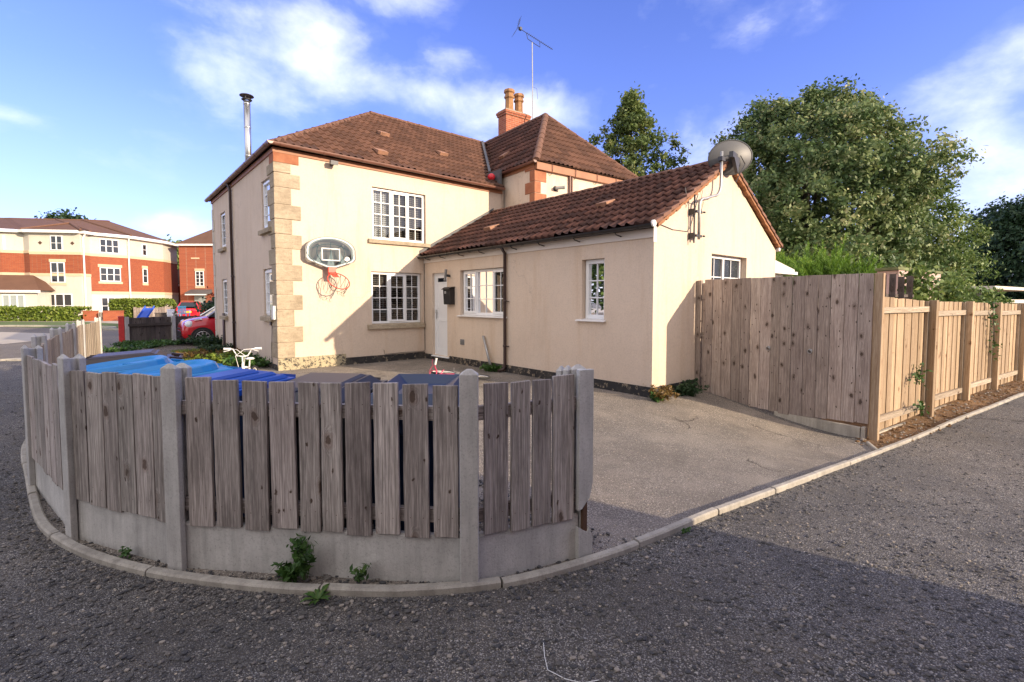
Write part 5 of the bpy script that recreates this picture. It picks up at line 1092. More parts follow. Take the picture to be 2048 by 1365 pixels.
# ================================================================== BICYCLES
def bike(loc, rot, frame_m, bar_m, grip_m, seat_m, label, s=.72):
    e = empty('bicycle', loc, label, 'bicycle'); e.rotation_euler = rot
    wr = .24 * s / .72
    for k, x in enumerate((-.36 * s / .72, .36 * s / .72)):
        mb = MB(); mb.ring((x, 0, wr + .02), (1, 0, 0), (0, 0, 1), wr, .02, 30, 8)
        wh = obj('wheel', mb, 'rubber', e, local=True, smooth=True); mb = MB(); mb.ring((x, 0, wr + .02), (1, 0, 0), (0, 0, 1), wr - .025, .008, 30, 5)
        for j in range(12): a = j * PI / 6; mb.tube([(x, 0, wr + .02), (x + (wr - .03) * math.cos(a), 0, wr + .02 + (wr - .03) * math.sin(a))], .0018, 3)
        r_ = obj('rim', mb, 'white_paint', wh, local=True)
    mb = MB(); hd = V(-.24, 0, .62); bb = V(0, 0, .27); st = V(.10, 0, .52); ra = V(.36, 0, .26); fa = V(-.36, 0, .26)
    for a, b, r in ((hd, bb, .018), (hd + V(0, 0, -.05), st, .016), (st, bb, .016), (bb, ra, .012), (st, ra, .010)): mb.tube([a, b], r, 8)
    obj('frame', mb, frame_m, e, local=True, smooth=True)
    mb = MB(); mb.tube([hd + V(.01, 0, .03), hd + V(-.02, 0, -.10)], .018, 8)
    for y in (-.05, .05): mb.tube([hd + V(-.02, 0, -.1), hd + V(-.03, y, -.14), fa + V(0, y, 0)], .011, 6)
    obj('fork', mb, frame_m, e, local=True)
    mb = MB(); t = hd + V(.0, 0, .12); mb.tube([hd, t], .013, 8); mb.tube([t + V(.04, -.30, .12), t + V(.02, -.16, .115), t + V(0, -.09, .01), t, t + V(0, .09, .01), t + V(.02, .16, .115), t + V(.04, .30, .12)], .012, 8)
    hb = obj('handlebar', mb, bar_m, e, local=True, smooth=True)
    mb = MB()
    for y in (-1, 1): mb.tube([t + V(.03, y * .20, .12), t + V(.045, y * .31, .12)], .018, 8); mb.lathe(t + V(.045, y * .31, .12), [(.022, 0), (.022, .008)], 10, 0, (0, 1, 0))
    obj('grip', mb, grip_m, hb, local=True)
    mb = MB()
    for y in (-1, 1): mb.tube([t + V(-.01, y * .18, .115), t + V(-.05, y * .22, .10), t + V(-.05, y * .29, .085)], .006, 5)
    mb.tube([t + V(-.02, .18, .12), t + V(-.09, .06, .12), t + V(-.10, -.08, .02), t + V(-.08, -.05, -.14)], .005, 5); mb.tube([t + V(-.02, -.18, .12), t + V(-.09, -.06, .12), t + V(-.10, .08, .02), t + V(-.06, .05, -.16)], .005, 5); obj('brake_cables', mb, bar_m, hb, local=True)
    mb = MB(); mb.tube([st, st + V(.03, 0, .12)], .012, 6); mb.lathe(st + V(.05, 0, .13), [(.001, .03), (.05, .03), (.08, .015), (.07, 0), (.001, 0)], 14); obj('saddle', mb, seat_m, e, local=True)
    mb = MB(); mb.lathe(bb + V(0, -.03, 0), [(.001, 0), (.06, 0), (.06, .006), (.001, .006)], 16, 0, (0, 1, 0)); mb.tube([bb + V(0, -.05, 0), bb + V(.08, -.05, -.10), bb + V(.08, -.13, -.10)], .008, 5); mb.tube([bb + V(0, .04, 0), bb + V(-.08, .05, .10), bb + V(-.08, .13, .10)], .008, 5); obj('pedals', mb, 'grip_grey', e, local=True)
    return e
wb_ = bike((1.72, 8.30, 0), (0, 0, R(62)), 'white_paint', 'white_paint', 'white_paint', 'white_paint', "white child's bicycle standing beyond the bins, its handlebars showing"); wb_.scale = (.92, .82, .94)
bike((5.45, 7.75, .10), (R(86), R(3), R(-62)), 'pink_paint', 'pink_paint', 'white_paint', 'grip_grey', "pink child's bicycle lying on its side on the tarmac near the white door")
# ================================================================== CARS
def make_car(loc, rz, label, group=None, plate=True):
    e = empty('parked_car', loc, label, 'car', group, rz)
    # local x: nose at 0 -> tail 3.45 ; y: -.81..+.81
    st = [(0.0, .42, .66, .52), (.05, .24, .80, .66), (.18, .20, .88, .74), (.42, .20, .94, .79), (.72, .20, .99, .81), (.95, .20, 1.02, .81), (1.4, .20, 1.0, .815), (2.2, .20, 1.0, .815), (3.0, .22, .98, .80), (3.32, .26, .96, .76), (3.45, .36, .90, .66)]
    mb = MB(); rows = []
    for x, zb_, zt, w_ in st:
        cs = [(0, zt), (w_ * .55, zt - .01), (w_ * .86, zt - .05), (w_ * .97, zt - .16), (w_, (zt + zb_) / 2 + .02), (w_ * .99, zb_ + .10), (w_ * .90, zb_), (0, zb_)]
        ring = [(x, y, z) for y, z in cs] + [(x, -y, z) for y, z in cs[-2:0:-1]]; rows.append([mb.vert(p) for p in ring])
    for r0, r1 in zip(rows, rows[1:]):
        n = len(r0)
        for k in range(n): mb.face((r0[k], r0[(k + 1) % n], r1[(k + 1) % n], r1[k]))
    mb.face(rows[0]); mb.face(rows[-1][::-1]); o = obj('body', mb, 'car_red', e, local=True, smooth=True); s = o.modifiers.new('sub', 'SUBSURF'); s.levels = 2; s.render_levels = 2
    # cabin
    cab = [(.78, .98, .98, .70), (1.32, .97, 1.40, .68), (1.55, .96, 1.46, .66), (2.4, .96, 1.47, .65), (3.0, .96, 1.40, .63), (3.36, .94, 1.02, .68)]
    mb = MB(); rows = []
    for x, zb_, zt, w_ in cab:
        wt = w_ * (.78 if zt > 1.1 else .96); rows.append([mb.vert(p) for p in ((x, -w_ - .06, zb_), (x, -wt, zt - .04), (x, -wt * .8, zt), (x, wt * .8, zt), (x, wt, zt - .04), (x, w_ + .06, zb_))])
    for r0, r1 in zip(rows, rows[1:]):
        for k in range(5): mb.face((r0[k], r0[k + 1], r1[k + 1], r1[k]))
    obj('windows', mb, 'car_glass', e, local=True)
    mb = MB(); rows = []
    for x, zb_, zt, w_ in cab[1:5]:
        wt = w_ * .80; rows.append([mb.vert(p) for p in ((x, -wt - .012, zt - .055), (x, -wt * .8, zt + .012), (x, wt * .8, zt + .012), (x, wt + .012, zt - .055))])
    for r0, r1 in zip(rows, rows[1:]):
        for k in range(3): mb.face((r0[k], r0[k + 1], r1[k + 1], r1[k]))
    for s_ in (-1, 1):
        mb.tube([(3.0, s_ * .52, 1.38), (3.38, s_ * .70, .98)], .05, 6); mb.tube([(2.05, s_ * .55, 1.43), (2.05, s_ * .755, .98)], .035, 6)
    obj('roof', mb, 'car_red', e, local=True)
    mb = MB()
    for s_ in (-1, 1): mb.tube([(.74, s_ * .755, .985), (1.36, s_ * .555, 1.42)], .035, 6)
    obj('windscreen_pillars', mb, 'alloy', e, local=True)
    for s_ in (-1, 1):
        mb = MB(); mb.lathe((.20, s_ * .655, .74), [(.001, .07), (.07, .06), (.12, .02), (.13, -.04)], 20, 0, (-.62, s_ * .78, .18)); obj('headlight', mb, 'headlight', e, local=True, smooth=True)
        mb = MB(); mb.lathe((.55, s_ * .735, .905), [(.001, .02), (.03, .02), (.035, 0)], 12, 0, (0, s_, .6)); mb.cbox((.46, s_ * .72, .90), (.22, .05, .035), rot=Matrix.Rotation(-.12, 4, 'Y')); obj('running_light', mb, 'headlight', e, local=True)
        mb = MB(); mb.box((3.30, s_ * .70 - .07, .74), (3.455, s_ * .70 + .05, .94)); obj('tail_light', mb, 'lamp_red', e, local=True, bevel=.02)
        for x in (.58, 2.90):
            mb = MB(); mb.lathe((x, s_ * .70, .29), [(.001, .118), (.345, .118), (.345, .10), (.345, 0)], 32, 0, (0, s_, 0)); obj('wheel_arch', mb, 'rubber', e, local=True)
            mb = MB(); mb.lathe((x, s_ * .70, .29), [(.20, .12), (.215, .16), (.27, .165), (.288, .14), (.29, .0)], 32, 0, (0, s_, 0)); ty = obj('tyre', mb, 'rubber', e, local=True, smooth=True)
            mb = MB(); mb.lathe((x, s_ * .70, .29), [(.213, .155), (.195, .158), (.19, .135)], 32, 0, (0, s_, 0)); mb.lathe((x, s_ * .70, .29), [(.001, .158), (.04, .155), (.045, .14)], 16, 0, (0, s_, 0))
            for k in range(8):
                a = 2 * PI * k / 8; c, s2 = math.cos(a), math.sin(a); w0, w1 = .022, .040
                mb.prism([(x + c * .03 - s2 * w0, s_ * .85, .29 + s2 * .03 + c * w0), (x + c * .198 - s2 * w1, s_ * .85, .29 + s2 * .198 + c * w1), (x + c * .198 + s2 * w1 * .2, s_ * .85, .29 + s2 * .198 - c * w1 * .2), (x + c * .03 + s2 * w0, s_ * .85, .29 + s2 * .03 - c * w0)], (0, s_ * .008, 0))
            obj('rim', mb, 'alloy', ty, local=True)
    mb = MB(); mb.box((-.012, -.42, .32), (.05, .42, .50)); mb.box((-.005, -.30, .55), (.05, .30, .60)); mb.box((-.01, -.55, .22), (.06, .55, .29)); obj('grille', mb, 'black_plastic', e, local=True, bevel=.01)
    mb = MB(); mb.cbox((1.02, -.822, .80), (.07, .02, .03)); mb.cbox((1.02, .822, .80), (.07, .02, .03)); obj('side_indicator', mb, 'headlight', e, local=True, bevel=.005)
    mb = MB()
    for s_ in (-1, 1): mb.cbox((1.25, s_ * .86, 1.02), (.10, .16, .11))
    obj('mirror', mb, 'black_plastic', e, local=True, bevel=.02)
    if plate: mb = MB(); mb.box((3.44, -.26, .60), (3.468, .26, .71)); obj('number_plate', mb, 'yellow_plate', e, local=True)
    mb = MB(); mb.prism([(3.02, -.50, 1.385), (3.02, .50, 1.385), (3.345, .58, 1.05), (3.345, -.58, 1.05)], (.012, 0, .012)); obj('rear_window', mb, 'car_glass', e, local=True)
    return e
make_car((2.08, 20.05, 0), R(0), 'red hatchback whose nose shows past the left corner of the cream house')
make_car((6.35, 48.4, 0), R(-108 + 180 - 180), 'distant red hatchback seen from behind, with yellow number plate, near the brick house')
# ================================================================== BACKGROUND LEFT
# low fence with red post
lf = empty('low_fence', (.8, 21.4, 0), 'low weathered dark plank fence with concrete posts beyond the driveway', 'fence')
LA = V(.72, 21.45, 0); LB = V(5.6, 20.95, 0); LB = V(4.9, 23.2, 0); LL = (LB - LA).length; lu = (LB - LA) / LL; lr = math.atan2(lu.y, lu.x)
nb = 30
for k in range(nb): board('board', picket_mesh(LL / nb - .008, .92 + random.uniform(-.01, .01), .02), ['wood_dark', 'rust'], lf, LA + lu * (LL * (k + .5) / nb) + V(0, 0, .02), lr)
for k in range(4): mb = MB(); mb.box((-.06, -.09, 0), (.06, .03, .97)); board('post', mb, 'concrete', lf, LA + lu * (LL * k / 3.0 - .02), lr)
for z in (.68,): put_rail(lf, LA + V(.03, -.06, 0), LB, z, 'wood_dark', .09, .05)
mb = MB(); mb.box((.50, 21.35, 0), (.66, 21.5, .98)); mb.box((.49, 21.34, .98), (.67, 21.51, 1.0)); tag(obj('gate_post', mb, 'red_post', bevel=.01), 'bright red painted post at the end of the low dark fence', 'post')
# dark side fence in front of the far car, next to the shrub
mb = MB(); mb.box((5.2, 26.5, 0), (7.4, 26.55, 1.25)); tag(obj('fence_panel', mb, 'wood_dark'), 'short dark fence panel behind the red car nose, under the dark shrub', 'fence')
# apartment block: faceted front following the road
apt = empty('apartment_building', (-1, 60, 0), 'three-storey apartment block with orange brick bands and cream render across the road', 'building')
zE = 7.62
AP = [V(-16, 66.5, 0), V(-6.28, 61.21, 0), V(-4.86, 60.9, 0), V(-4.46, 60.2, 0), V(-1.05, 58.05, 0), V(-.37, 59.83, 0), V(2.4, 59.83, 0), V(5.35, 62.7, 0), V(6.9, 65.9, 0), V(3, 76, 0), V(-20, 82, 0)]
AP[5] = V(-.42, 58.95, 0); AP[6] = V(2.4, 59.83, 0)
bands = {0: (3.9, 5.85), 1: (3.9, 5.85), 2: (3.9, 5.85), 3: (3.85, 5.75), 4: (3.85, 5.75), 5: (2.28, 5.75), 6: (2.30, 5.75), 7: (2.3, 5.75), 8: (2.3, 5.75), 9: (2.3, 5.75), 10: (2.3, 5.75)}
m1, m2, m3 = MB(), MB(), MB()
for i in range(len(AP)):
    a, b = AP[i], AP[(i + 1) % len(AP)]; d = (b - a); nn = V(d.y, -d.x, 0).normalized(); zb_, zt = bands[i]
    def Q(mbx_, z0, z1, off=0.0): o = nn * off; mbx_.quad(a + o + V(0, 0, z0), b + o + V(0, 0, z0), b + o + V(0, 0, z1), a + o + V(0, 0, z1))
    Q(m1, 0, zb_); Q(m1, zt, zE); Q(m2, zb_, zt)
    for z in (zb_, zt): m3.prism([a + V(0, 0, z - .12), b + V(0, 0, z - .12), b + V(0, 0, z + .12), a + V(0, 0, z + .12)], nn * .04)
obj('wall', m1, 'render_cream', apt, recalc=False); obj('brick_band', m2, 'brick_orange', apt, recalc=False); obj('string_course', m3, 'brick_lintel', apt)
def far_window(par, i, f0, f1, z0, z1, lights=2, P=AP, lintel=True, bars=1, glassm='car_glass'):
    a, b = P[i], P[i + 1]; d = b - a; nn = V(d.y, -d.x, 0).normalized(); A = a + d * f0; B = a + d * f1; u = (B - A); t = .07
    mb = MB()
    def bar(s0, s1, za, zb, o0=.0, o1=.06): p0 = A + u * s0 + nn * o0; p1 = A + u * s1 + nn * o0; mb.prism([p0 + V(0, 0, za), p1 + V(0, 0, za), p1 + V(0, 0, zb), p0 + V(0, 0, zb)], nn * (o1 - o0))
    W = u.length; tt = t / W
    bar(0, 1, z0, z0 + t); bar(0, 1, z1 - t, z1); bar(0, tt, z0 + t, z1 - t); bar(1 - tt, 1, z0 + t, z1 - t)
    for k in range(1, lights): bar(k / lights - tt * .6, k / lights + tt * .6, z0 + t, z1 - t)
    for k in range(1, bars + 1): z = z0 + (z1 - z0) * k / (bars + 1); bar(tt, 1 - tt, z - .02, z + .02, .01, .05)
    f = obj('window', mb, 'upvc', par); 
    g = MB(); p0 = A + nn * .02; p1 = B + nn * .02; g.quad(p0 + V(0, 0, z0 + .02), p1 + V(0, 0, z0 + .02), p1 + V(0, 0, z1 - .02), p0 + V(0, 0, z1 - .02)); x = obj('pane', g, glassm, None, recalc=False); x.parent = f
    if lintel:
        g = MB()
        for za, zb in ((z1 + .02, z1 + .28), (z0 - .22, z0 - .02)): p0 = A - u * .08 + nn * .001; p1 = B + u * .08 + nn * .001; g.prism([p0 + V(0, 0, za), p1 + V(0, 0, za), p1 + V(0, 0, zb), p0 + V(0, 0, zb)], nn * .05)
        x = obj('sill', g, 'brick_lintel', None); x.parent = f
far_window(apt, 3, .42, .66, 6.0, 7.3, 2, lintel=False); far_window(apt, 3, .40, .68, 3.15, 4.95, 2); far_window(apt, 3, .30, .80, .05, 2.15, 3, lintel=False)
far_window(apt, 5, .24, .74, 6.0, 7.3, 3, lintel=False); far_window(apt, 5, .22, .76, 3.35, 4.65, 3); far_window(apt, 5, .22, .76, .25, 1.85, 3, lintel=False)
far_window(apt, 6, .37, .50, 6.05, 7.2, 1, lintel=False); far_window(apt, 6, .36, .50, 3.30, 4.75, 1); far_window(apt, 1, .1, .2, 6.0, 7.2, 1, lintel=False); far_window(apt, 0, .55, .75, 3.3, 4.7, 2)
mb = MB()
for i, f in ((4, .2), (5, .99)):
    a, b = AP[i], AP[i + 1]; d = b - a; nn = V(d.y, -d.x, 0).normalized(); p = a + d * f + nn * .10; mb.tube([p + nn * .25 + V(0, 0, zE - .02), p + V(0, 0, zE - .45), p + V(0, 0, .1)], .07, 8)
obj('downpipe', mb, 'white_paint', apt)
mb = MB()
for i in range(0, 9):
    a, b = AP[i], AP[i + 1]; d = b - a; nn = V(d.y, -d.x, 0).normalized(); mb.prism([a - d.normalized() * .1 + nn * .02 + V(0, 0, zE - .10), b + d.normalized() * .1 + nn * .02 + V(0, 0, zE - .10), b + d.normalized() * .1 + nn * .02 + V(0, 0, zE + .14), a - d.normalized() * .1 + nn * .02 + V(0, 0, zE + .14)], nn * .45)
obj('fascia', mb, 'white_paint', apt)
mb = MB()
for f in (.22, .85):
    a, b = AP[3], AP[4]; d = b - a; nn = V(d.y, -d.x, 0).normalized(); p = a + d * f + nn * .02 + V(0, 0, 6.65); u = d.normalized(); mb.poly([p + u * .17, p + V(0, 0, .17), p - u * .17, p - V(0, 0, .17)])
obj('diamond_tile', mb, 'rust', apt)
mb = MB(); zR = 9.9; R0, R1 = V(-12, 76, zR), V(2.0, 66.5, zR); zz = zE + .15; out_ = []
for i in range(9):
    p = AP[i]; c = V(-3, 70, 0); dd = (p - c).normalized(); out_.append(V(p.x + dd.x * .5, p.y + dd.y * .5, zz))
ap_r = [V(-12, 75, zR), V(-8, 72, zR), V(-7, 71.5, zR), V(-6.5, 71, zR), V(-4, 69.5, zR), V(-3, 69, zR), V(-1, 67.6, zR), V(1.0, 66.6, zR), V(1.2, 66.7, zR)]
for i in range(8): mb.poly([out_[i], out_[i + 1], ap_r[i + 1], ap_r[i]])
mb.tv = [random.uniform(.2, .9) for _ in mb.f]
# cross gables (small hips) over the projecting bays
pk = V(-1.75, 61.6, 8.75); h0, h1 = out_[2] + V(0, 0, .03), out_[4] + V(.1, 0, .03); bk_ = V(-1.6, 66.5, 9.2)
mb.poly([h0, h1, pk]); mb.poly([h1, V(.4, 64, 8.6), bk_, pk]); mb.poly([h0, pk, bk_, V(-4.6, 66, 8.8)]); mb.tv += [.5, .2, .8]
obj('roof', mb, 'tile_far', apt, recalc=False)
mb = MB()
for a, b in ((out_[2], pk), (pk, out_[4]), (out_[6], ap_r[6]), (out_[5], ap_r[5])): mb.tube([a + V(0, 0, .05), b + V(0, 0, .05)], .10, 6)
for a, b in zip(ap_r, ap_r[1:]): mb.tube([a, b], .10, 6)
obj('ridge_tiles', mb, 'ridge', apt)
# porch of the apartment block
mb = MB(); pa, pb = V(-7.6, 58.9, 0), V(-3.95, 57.4, 0); d = (pb - pa).normalized(); nn = V(d.y, -d.x, 0)
mb.prism([pa, pb, pb - nn * 3, pa - nn * 3], (0, 0, 2.35)); obj('porch', mb, 'render_cream', apt)
mb = MB(); mb.poly([pa + nn * .3 - d * .3 + V(0, 0, 2.4), pb + nn * .3 + d * .35 + V(0, 0, 2.4), pb - nn * 1.5 - d * .9 + V(0, 0, 3.75), pa - nn * 1.5 + V(0, 0, 3.75)]); mb.poly([pb + nn * .3 + d * .35 + V(0, 0, 2.4), pb - nn * 3.2 + d * .35 + V(0, 0, 2.4), pb - nn * 1.5 - d * .9 + V(0, 0, 3.75)]); mb.tv = [.5, .3]; obj('porch_roof', mb, 'tile_far', apt, recalc=False)
mb = MB(); mb.prism([pa + nn * .35 + V(0, 0, 2.22), pb + nn * .35 + d * .4 + V(0, 0, 2.22), pb + nn * .35 + d * .4 + V(0, 0, 2.42), pa + nn * .35 + V(0, 0, 2.42)], -nn * .1); obj('porch_fascia', mb, 'white_paint', apt)
PP = [pa, pb]; far_window(apt, 0, .42, .80, .05, 2.05, 3, P=PP, lintel=False, bars=0, glassm='door_grey')
# brick house behind
bh2 = empty('brick_house', (8, 61, 0), 'tall red brick house with brown hipped roof, half hidden by the cream house', 'house')
u_ = V(.76, -.65, 0); n_ = V(-.65, -.76, 0); B0 = V(6.74, 62.7, 0); mb = MB(); mb.prism([B0, B0 + u_ * 9, B0 + u_ * 9 - n_ * 7, B0 - n_ * 7], (0, 0, 7.5)); obj('wall', mb, 'brick_red', bh2)
q = [B0 - u_ * .3 + n_ * .3, B0 + u_ * 9.3 + n_ * .3, B0 + u_ * 9.3 - n_ * 7.3, B0 - u_ * .3 - n_ * 7.3]; q = [p + V(0, 0, 7.55) for p in q]; r0 = B0 + u_ * 2.6 - n_ * 3.5 + V(0, 0, 10.1); r1 = B0 + u_ * 6.5 - n_ * 3.5 + V(0, 0, 10.1)
mb = MB(); mb.poly([q[0], q[1], r1, r0]); mb.poly([q[3], q[0], r0]); mb.poly([q[1], q[2], r1]); mb.poly([q[2], q[3], r0, r1]); mb.tv = [.5, .8, .3, .4]; obj('roof', mb, 'tile_far', bh2, recalc=False)
mb = MB(); mb.prism([q[0] + V(0, 0, -.16), q[1] + V(0, 0, -.16), q[1] + V(0, 0, .03), q[0] + V(0, 0, .03)], -n_ * .1); obj('fascia', mb, 'white_paint', bh2)
PB2 = [B0, B0 + u_ * 9]
for f0, f1, z0, z1 in ((.19, .29, 3.1, 4.7), (.42, .53, 3.1, 4.7), (.42, .53, 5.9, 7.2)): far_window(bh2, 0, f0, f1, z0, z1, 2, P=PB2, bars=3)
mb = MB(); a = B0 + u_ * 1.3; mb.prism([a + n_ * .05 + V(0, 0, 6.0), a + u_ * .9 + n_ * .05 + V(0, 0, 6.0), a + u_ * .9 + n_ * .05 + V(0, 0, 6.15), a + n_ * .05 + V(0, 0, 6.15)], -n_ * .02); obj('string_course', mb, 'brick_lintel', bh2)
mb = MB(); a = B0 + u_ * 1.55 + n_ * .02; mb.prism([a, a + u_ * 1.15, a + u_ * 1.15 + V(0, 0, 2.1), a + V(0, 0, 2.1)], n_ * .06); obj('door', mb, 'door_grey', bh2)
mb = MB(); a = B0 + u_ * 1.15; mb.prism([a + V(0, 0, 2.25), a + n_ * 1.0 + V(0, 0, 2.25), a + n_ * 1.0 + V(0, 0, 2.38), a + V(0, 0, 2.75)], u_ * 2.3); obj('porch_canopy', mb, 'lead', bh2)
mb = MB(); a = B0 + u_ * 1.15 + n_ * 1.0; mb.prism([a + V(0, 0, 2.12), a + u_ * 2.3 + V(0, 0, 2.12), a + u_ * 2.3 + V(0, 0, 2.24), a + V(0, 0, 2.24)], -n_ * .08); obj('canopy_fascia', mb, 'white_paint', bh2)
# garage link
gl_ = empty('garage', (6, 66, 0), 'low brick garage with brown roof and white trellis between apartment block and brick house', 'garage'); g0 = V(5.2, 69.5, 0)
mb = MB(); mb.prism([g0, g0 + u_ * 4, g0 + u_ * 4 - n_ * 4, g0 - n_ * 4], (0, 0, 3.3)); obj('wall', mb, 'brick_red', gl_); mb = MB(); mb.poly([g0 - u_ * .3 + n_ * .3 + V(0, 0, 3.4), g0 + u_ * 4 + n_ * .3 + V(0, 0, 3.4), g0 + u_ * 4 - n_ * 3 + V(0, 0, 6.0), g0 + u_ * 1.9 - n_ * 3 + V(0, 0, 6.0)]); mb.tv = [.5]; obj('roof', mb, 'tile_far', gl_, recalc=False)
mb = MB(); mb.prism([g0 - u_ * .3 + n_ * .32 + V(0, 0, 3.2), g0 + u_ * 4 + n_ * .32 + V(0, 0, 3.2), g0 + u_ * 4 + n_ * .32 + V(0, 0, 3.42), g0 - u_ * .3 + n_ * .32 + V(0, 0, 3.42)], n_ * .05); 
for k in range(5): a = g0 + u_ * (.2 + k * .45) + n_ * .1; mb.tube([a + V(0, 0, 1.5), a + u_ * .5 + V(0, 0, 2.3)], .04, 4); mb.tube([a + u_ * .5 + V(0, 0, 1.5), a + V(0, 0, 2.3)], .04, 4)
obj('trellis', mb, 'white_paint', gl_)
mb = MB(); mb.prism([g0 + u_ * .3 + n_ * .02, g0 + u_ * 2.6 + n_ * .02, g0 + u_ * 2.6 + n_ * .02 + V(0, 0, 1.2), g0 + u_ * .3 + n_ * .02 + V(0, 0, 1.2)], n_ * .05); obj('garage_door', mb, 'dark_room', gl_)
# hedges
def hedge(base, corners, h, n, label, size=.12, mat='leaf_hedge', rnd=.0, seed=3, name='hedge'):
    """corners: polyline centre pts, width"""
    r = np.random.default_rng(seed); (a, b, w_) = corners; a = np.array(a); b = np.array(b); d = b - a; L = np.hypot(*d); u = d / L; nv = np.array([-u[1], u[0]])
    t = r.random(n); face = r.random(n); x = r.random(n) * L; y = (r.random(n) - .5) * w_; z = r.random(n) * h; top = face < .4; z[top] = h - np.abs(r.normal(0, .06, top.sum())); f2 = (face >= .4) & (face < .85); y[f2] = np.where(r.random(f2.sum()) < .75, -w_ / 2, w_ / 2) + r.normal(0, .05, f2.sum())
    if rnd: k = np.clip(np.minimum(x, L - x) / rnd, 0, 1); z = z * (.80 + .2 * np.sqrt(1 - (1 - k) ** 2))
    z += .06 * np.sin(x * 2.3) + .04 * np.sin(x * 5.1 + 1)
    C = np.stack([a[0] + u[0] * x + nv[0] * y, a[1] + u[1] * x + nv[1] * y, np.maximum(z, .05) + base], 1)
    P, tv = leaf_cloud(n, C, .03, size, seed=seed + 9, up=.5); P = P.reshape(n, 4, 3); 
    e = empty(name, (a[0], a[1], 0), label, 'hedge'); leaf_obj('foliage', P.reshape(-1, 3), tv, mat, e, (a[0], a[1], 0))
    mb = MB()
    for k in range(7): q = a + u * L * (k + .5) / 7; limb(mb, (q[0], q[1], 0), (q[0] + .1, q[1], h * .7), .05, .02, .1, 4, k)
    mb.tv = [.4] * len(mb.f); obj('stems', mb, 'bark', e); return e
hedge(0, ((-12, 57.8), (-.75, 48.4), 1.2), 1.0, 16000, 'long low clipped green hedge in front of the apartment block porch', .13)
hedge(0, ((1.25, 50.9), (4.35, 48.3), 1.8), 1.62, 14000, 'tall rounded clipped hedge beside the brick gate pier', .12, rnd=.7, seed=6)
pf = empty('plank_fence', (2.4, 48.4, 0), 'weathered reddish plank fence half covered by the rounded hedge', 'fence'); mb = MB()
for k in range(12): board('board', picket_mesh(.22, .95 + .15 * random.random(), .03), ['wood_brown', 'rust'], pf, V(2.2 + k * .19, 48.6 - k * .145, 0), -.65)
for i, (x, y, w_) in enumerate(((-.45, 48.7, .45), (.85, 47.7, .62))):
    mb = MB(); mb.box((x - w_, y - .2, 0), (x + w_, y + .2, .72)); mb.box((x - w_ - .03, y - .23, .72), (x + w_ + .03, y + .23, .78)); tag(obj('brick_pier', mb, 'brick_orange'), ('low brick garden wall at the right end of the long hedge', 'low brick garden wall at the left foot of the rounded hedge')[i], 'wall')
mb = MB()
for k in range(7): mb.box((.02 + k * .08 - .0, 48.2, .08), (.08 + k * .08, 48.23, .66))
tag(obj('garden_gate', mb, 'wood_dark'), 'small dark plank gate between the two low brick walls', 'gate')
# garden clutter behind the low fence
mb = MB(); 
a = V(1.62, 37.6, .05); b = V(2.20, 37.6, 1.02); sx_ = V(.2, -.3, 0)
mb.prism([a, b, b + V(0, 0, .06), a + V(0, 0, .06)], V(.42, -.3, 0)); mb.prism([a + V(0, 0, .06), b + V(0, 0, .06), b + V(0, 0, .22), a + V(0, 0, .22)], V(.03, -.02, 0)); mb.prism([a + V(.42, -.3, .06), b + V(.42, -.3, .06), b + V(.42, -.3, .22), a + V(.42, -.3, .22)], V(.03, -.02, 0)); mb.tube([b, b + V(.3, .2, -1.0)], .03, 5)
tag(obj('slide', mb, 'slide_blue'), "blue plastic child's slide behind the low dark fence", 'slide')
def chair(loc, rz, mat, label):
    e = empty('garden_chair', loc, label, 'chair', None, rz); mb = MB(); mb.box((-.26, -.26, .40), (.26, .26, .44)); obj('seat', mb, mat, e, local=True); mb = MB()
    for k in range(6): mb.box((-.25 + k * .09, .24, .44), (-.20 + k * .09, .28, .92))
    mb.box((-.27, .235, .88), (.27, .285, .96)); obj('backrest', mb, mat, e, local=True)
    for sx in (-1, 1):
        for sy in (-1, 1): mb = MB(); mb.box((sx * .25 - .025, sy * .25 - .025, 0), (sx * .25 + .025, sy * .25 + .025, .41)); obj('leg', mb, mat, e, local=True)
        mb = MB(); mb.box((sx * .28 - .03, -.28, .62), (sx * .28 + .03, .26, .66)); mb.box((sx * .28 - .02, -.27, .4), (sx * .28 + .02, -.23, .62)); obj('armrest', mb, mat, e, local=True)
chair((3.85, 39.6, 0), .6, 'white_paint', 'white plastic garden chair behind the low dark fence'); chair((4.6, 41.2, .2), 2.6, 'sky_plastic', 'pale blue plastic garden chair beside the distant red car')
mb = MB(); mb.box((2.9, 39.9, 0), (3.9, 40.5, .68)); mb.box((2.85, 39.85, .68), (3.95, 40.55, .72)); tag(obj('planter', mb, 'wood_dark'), 'dark box planter between the blue slide and the white chair', 'planter')
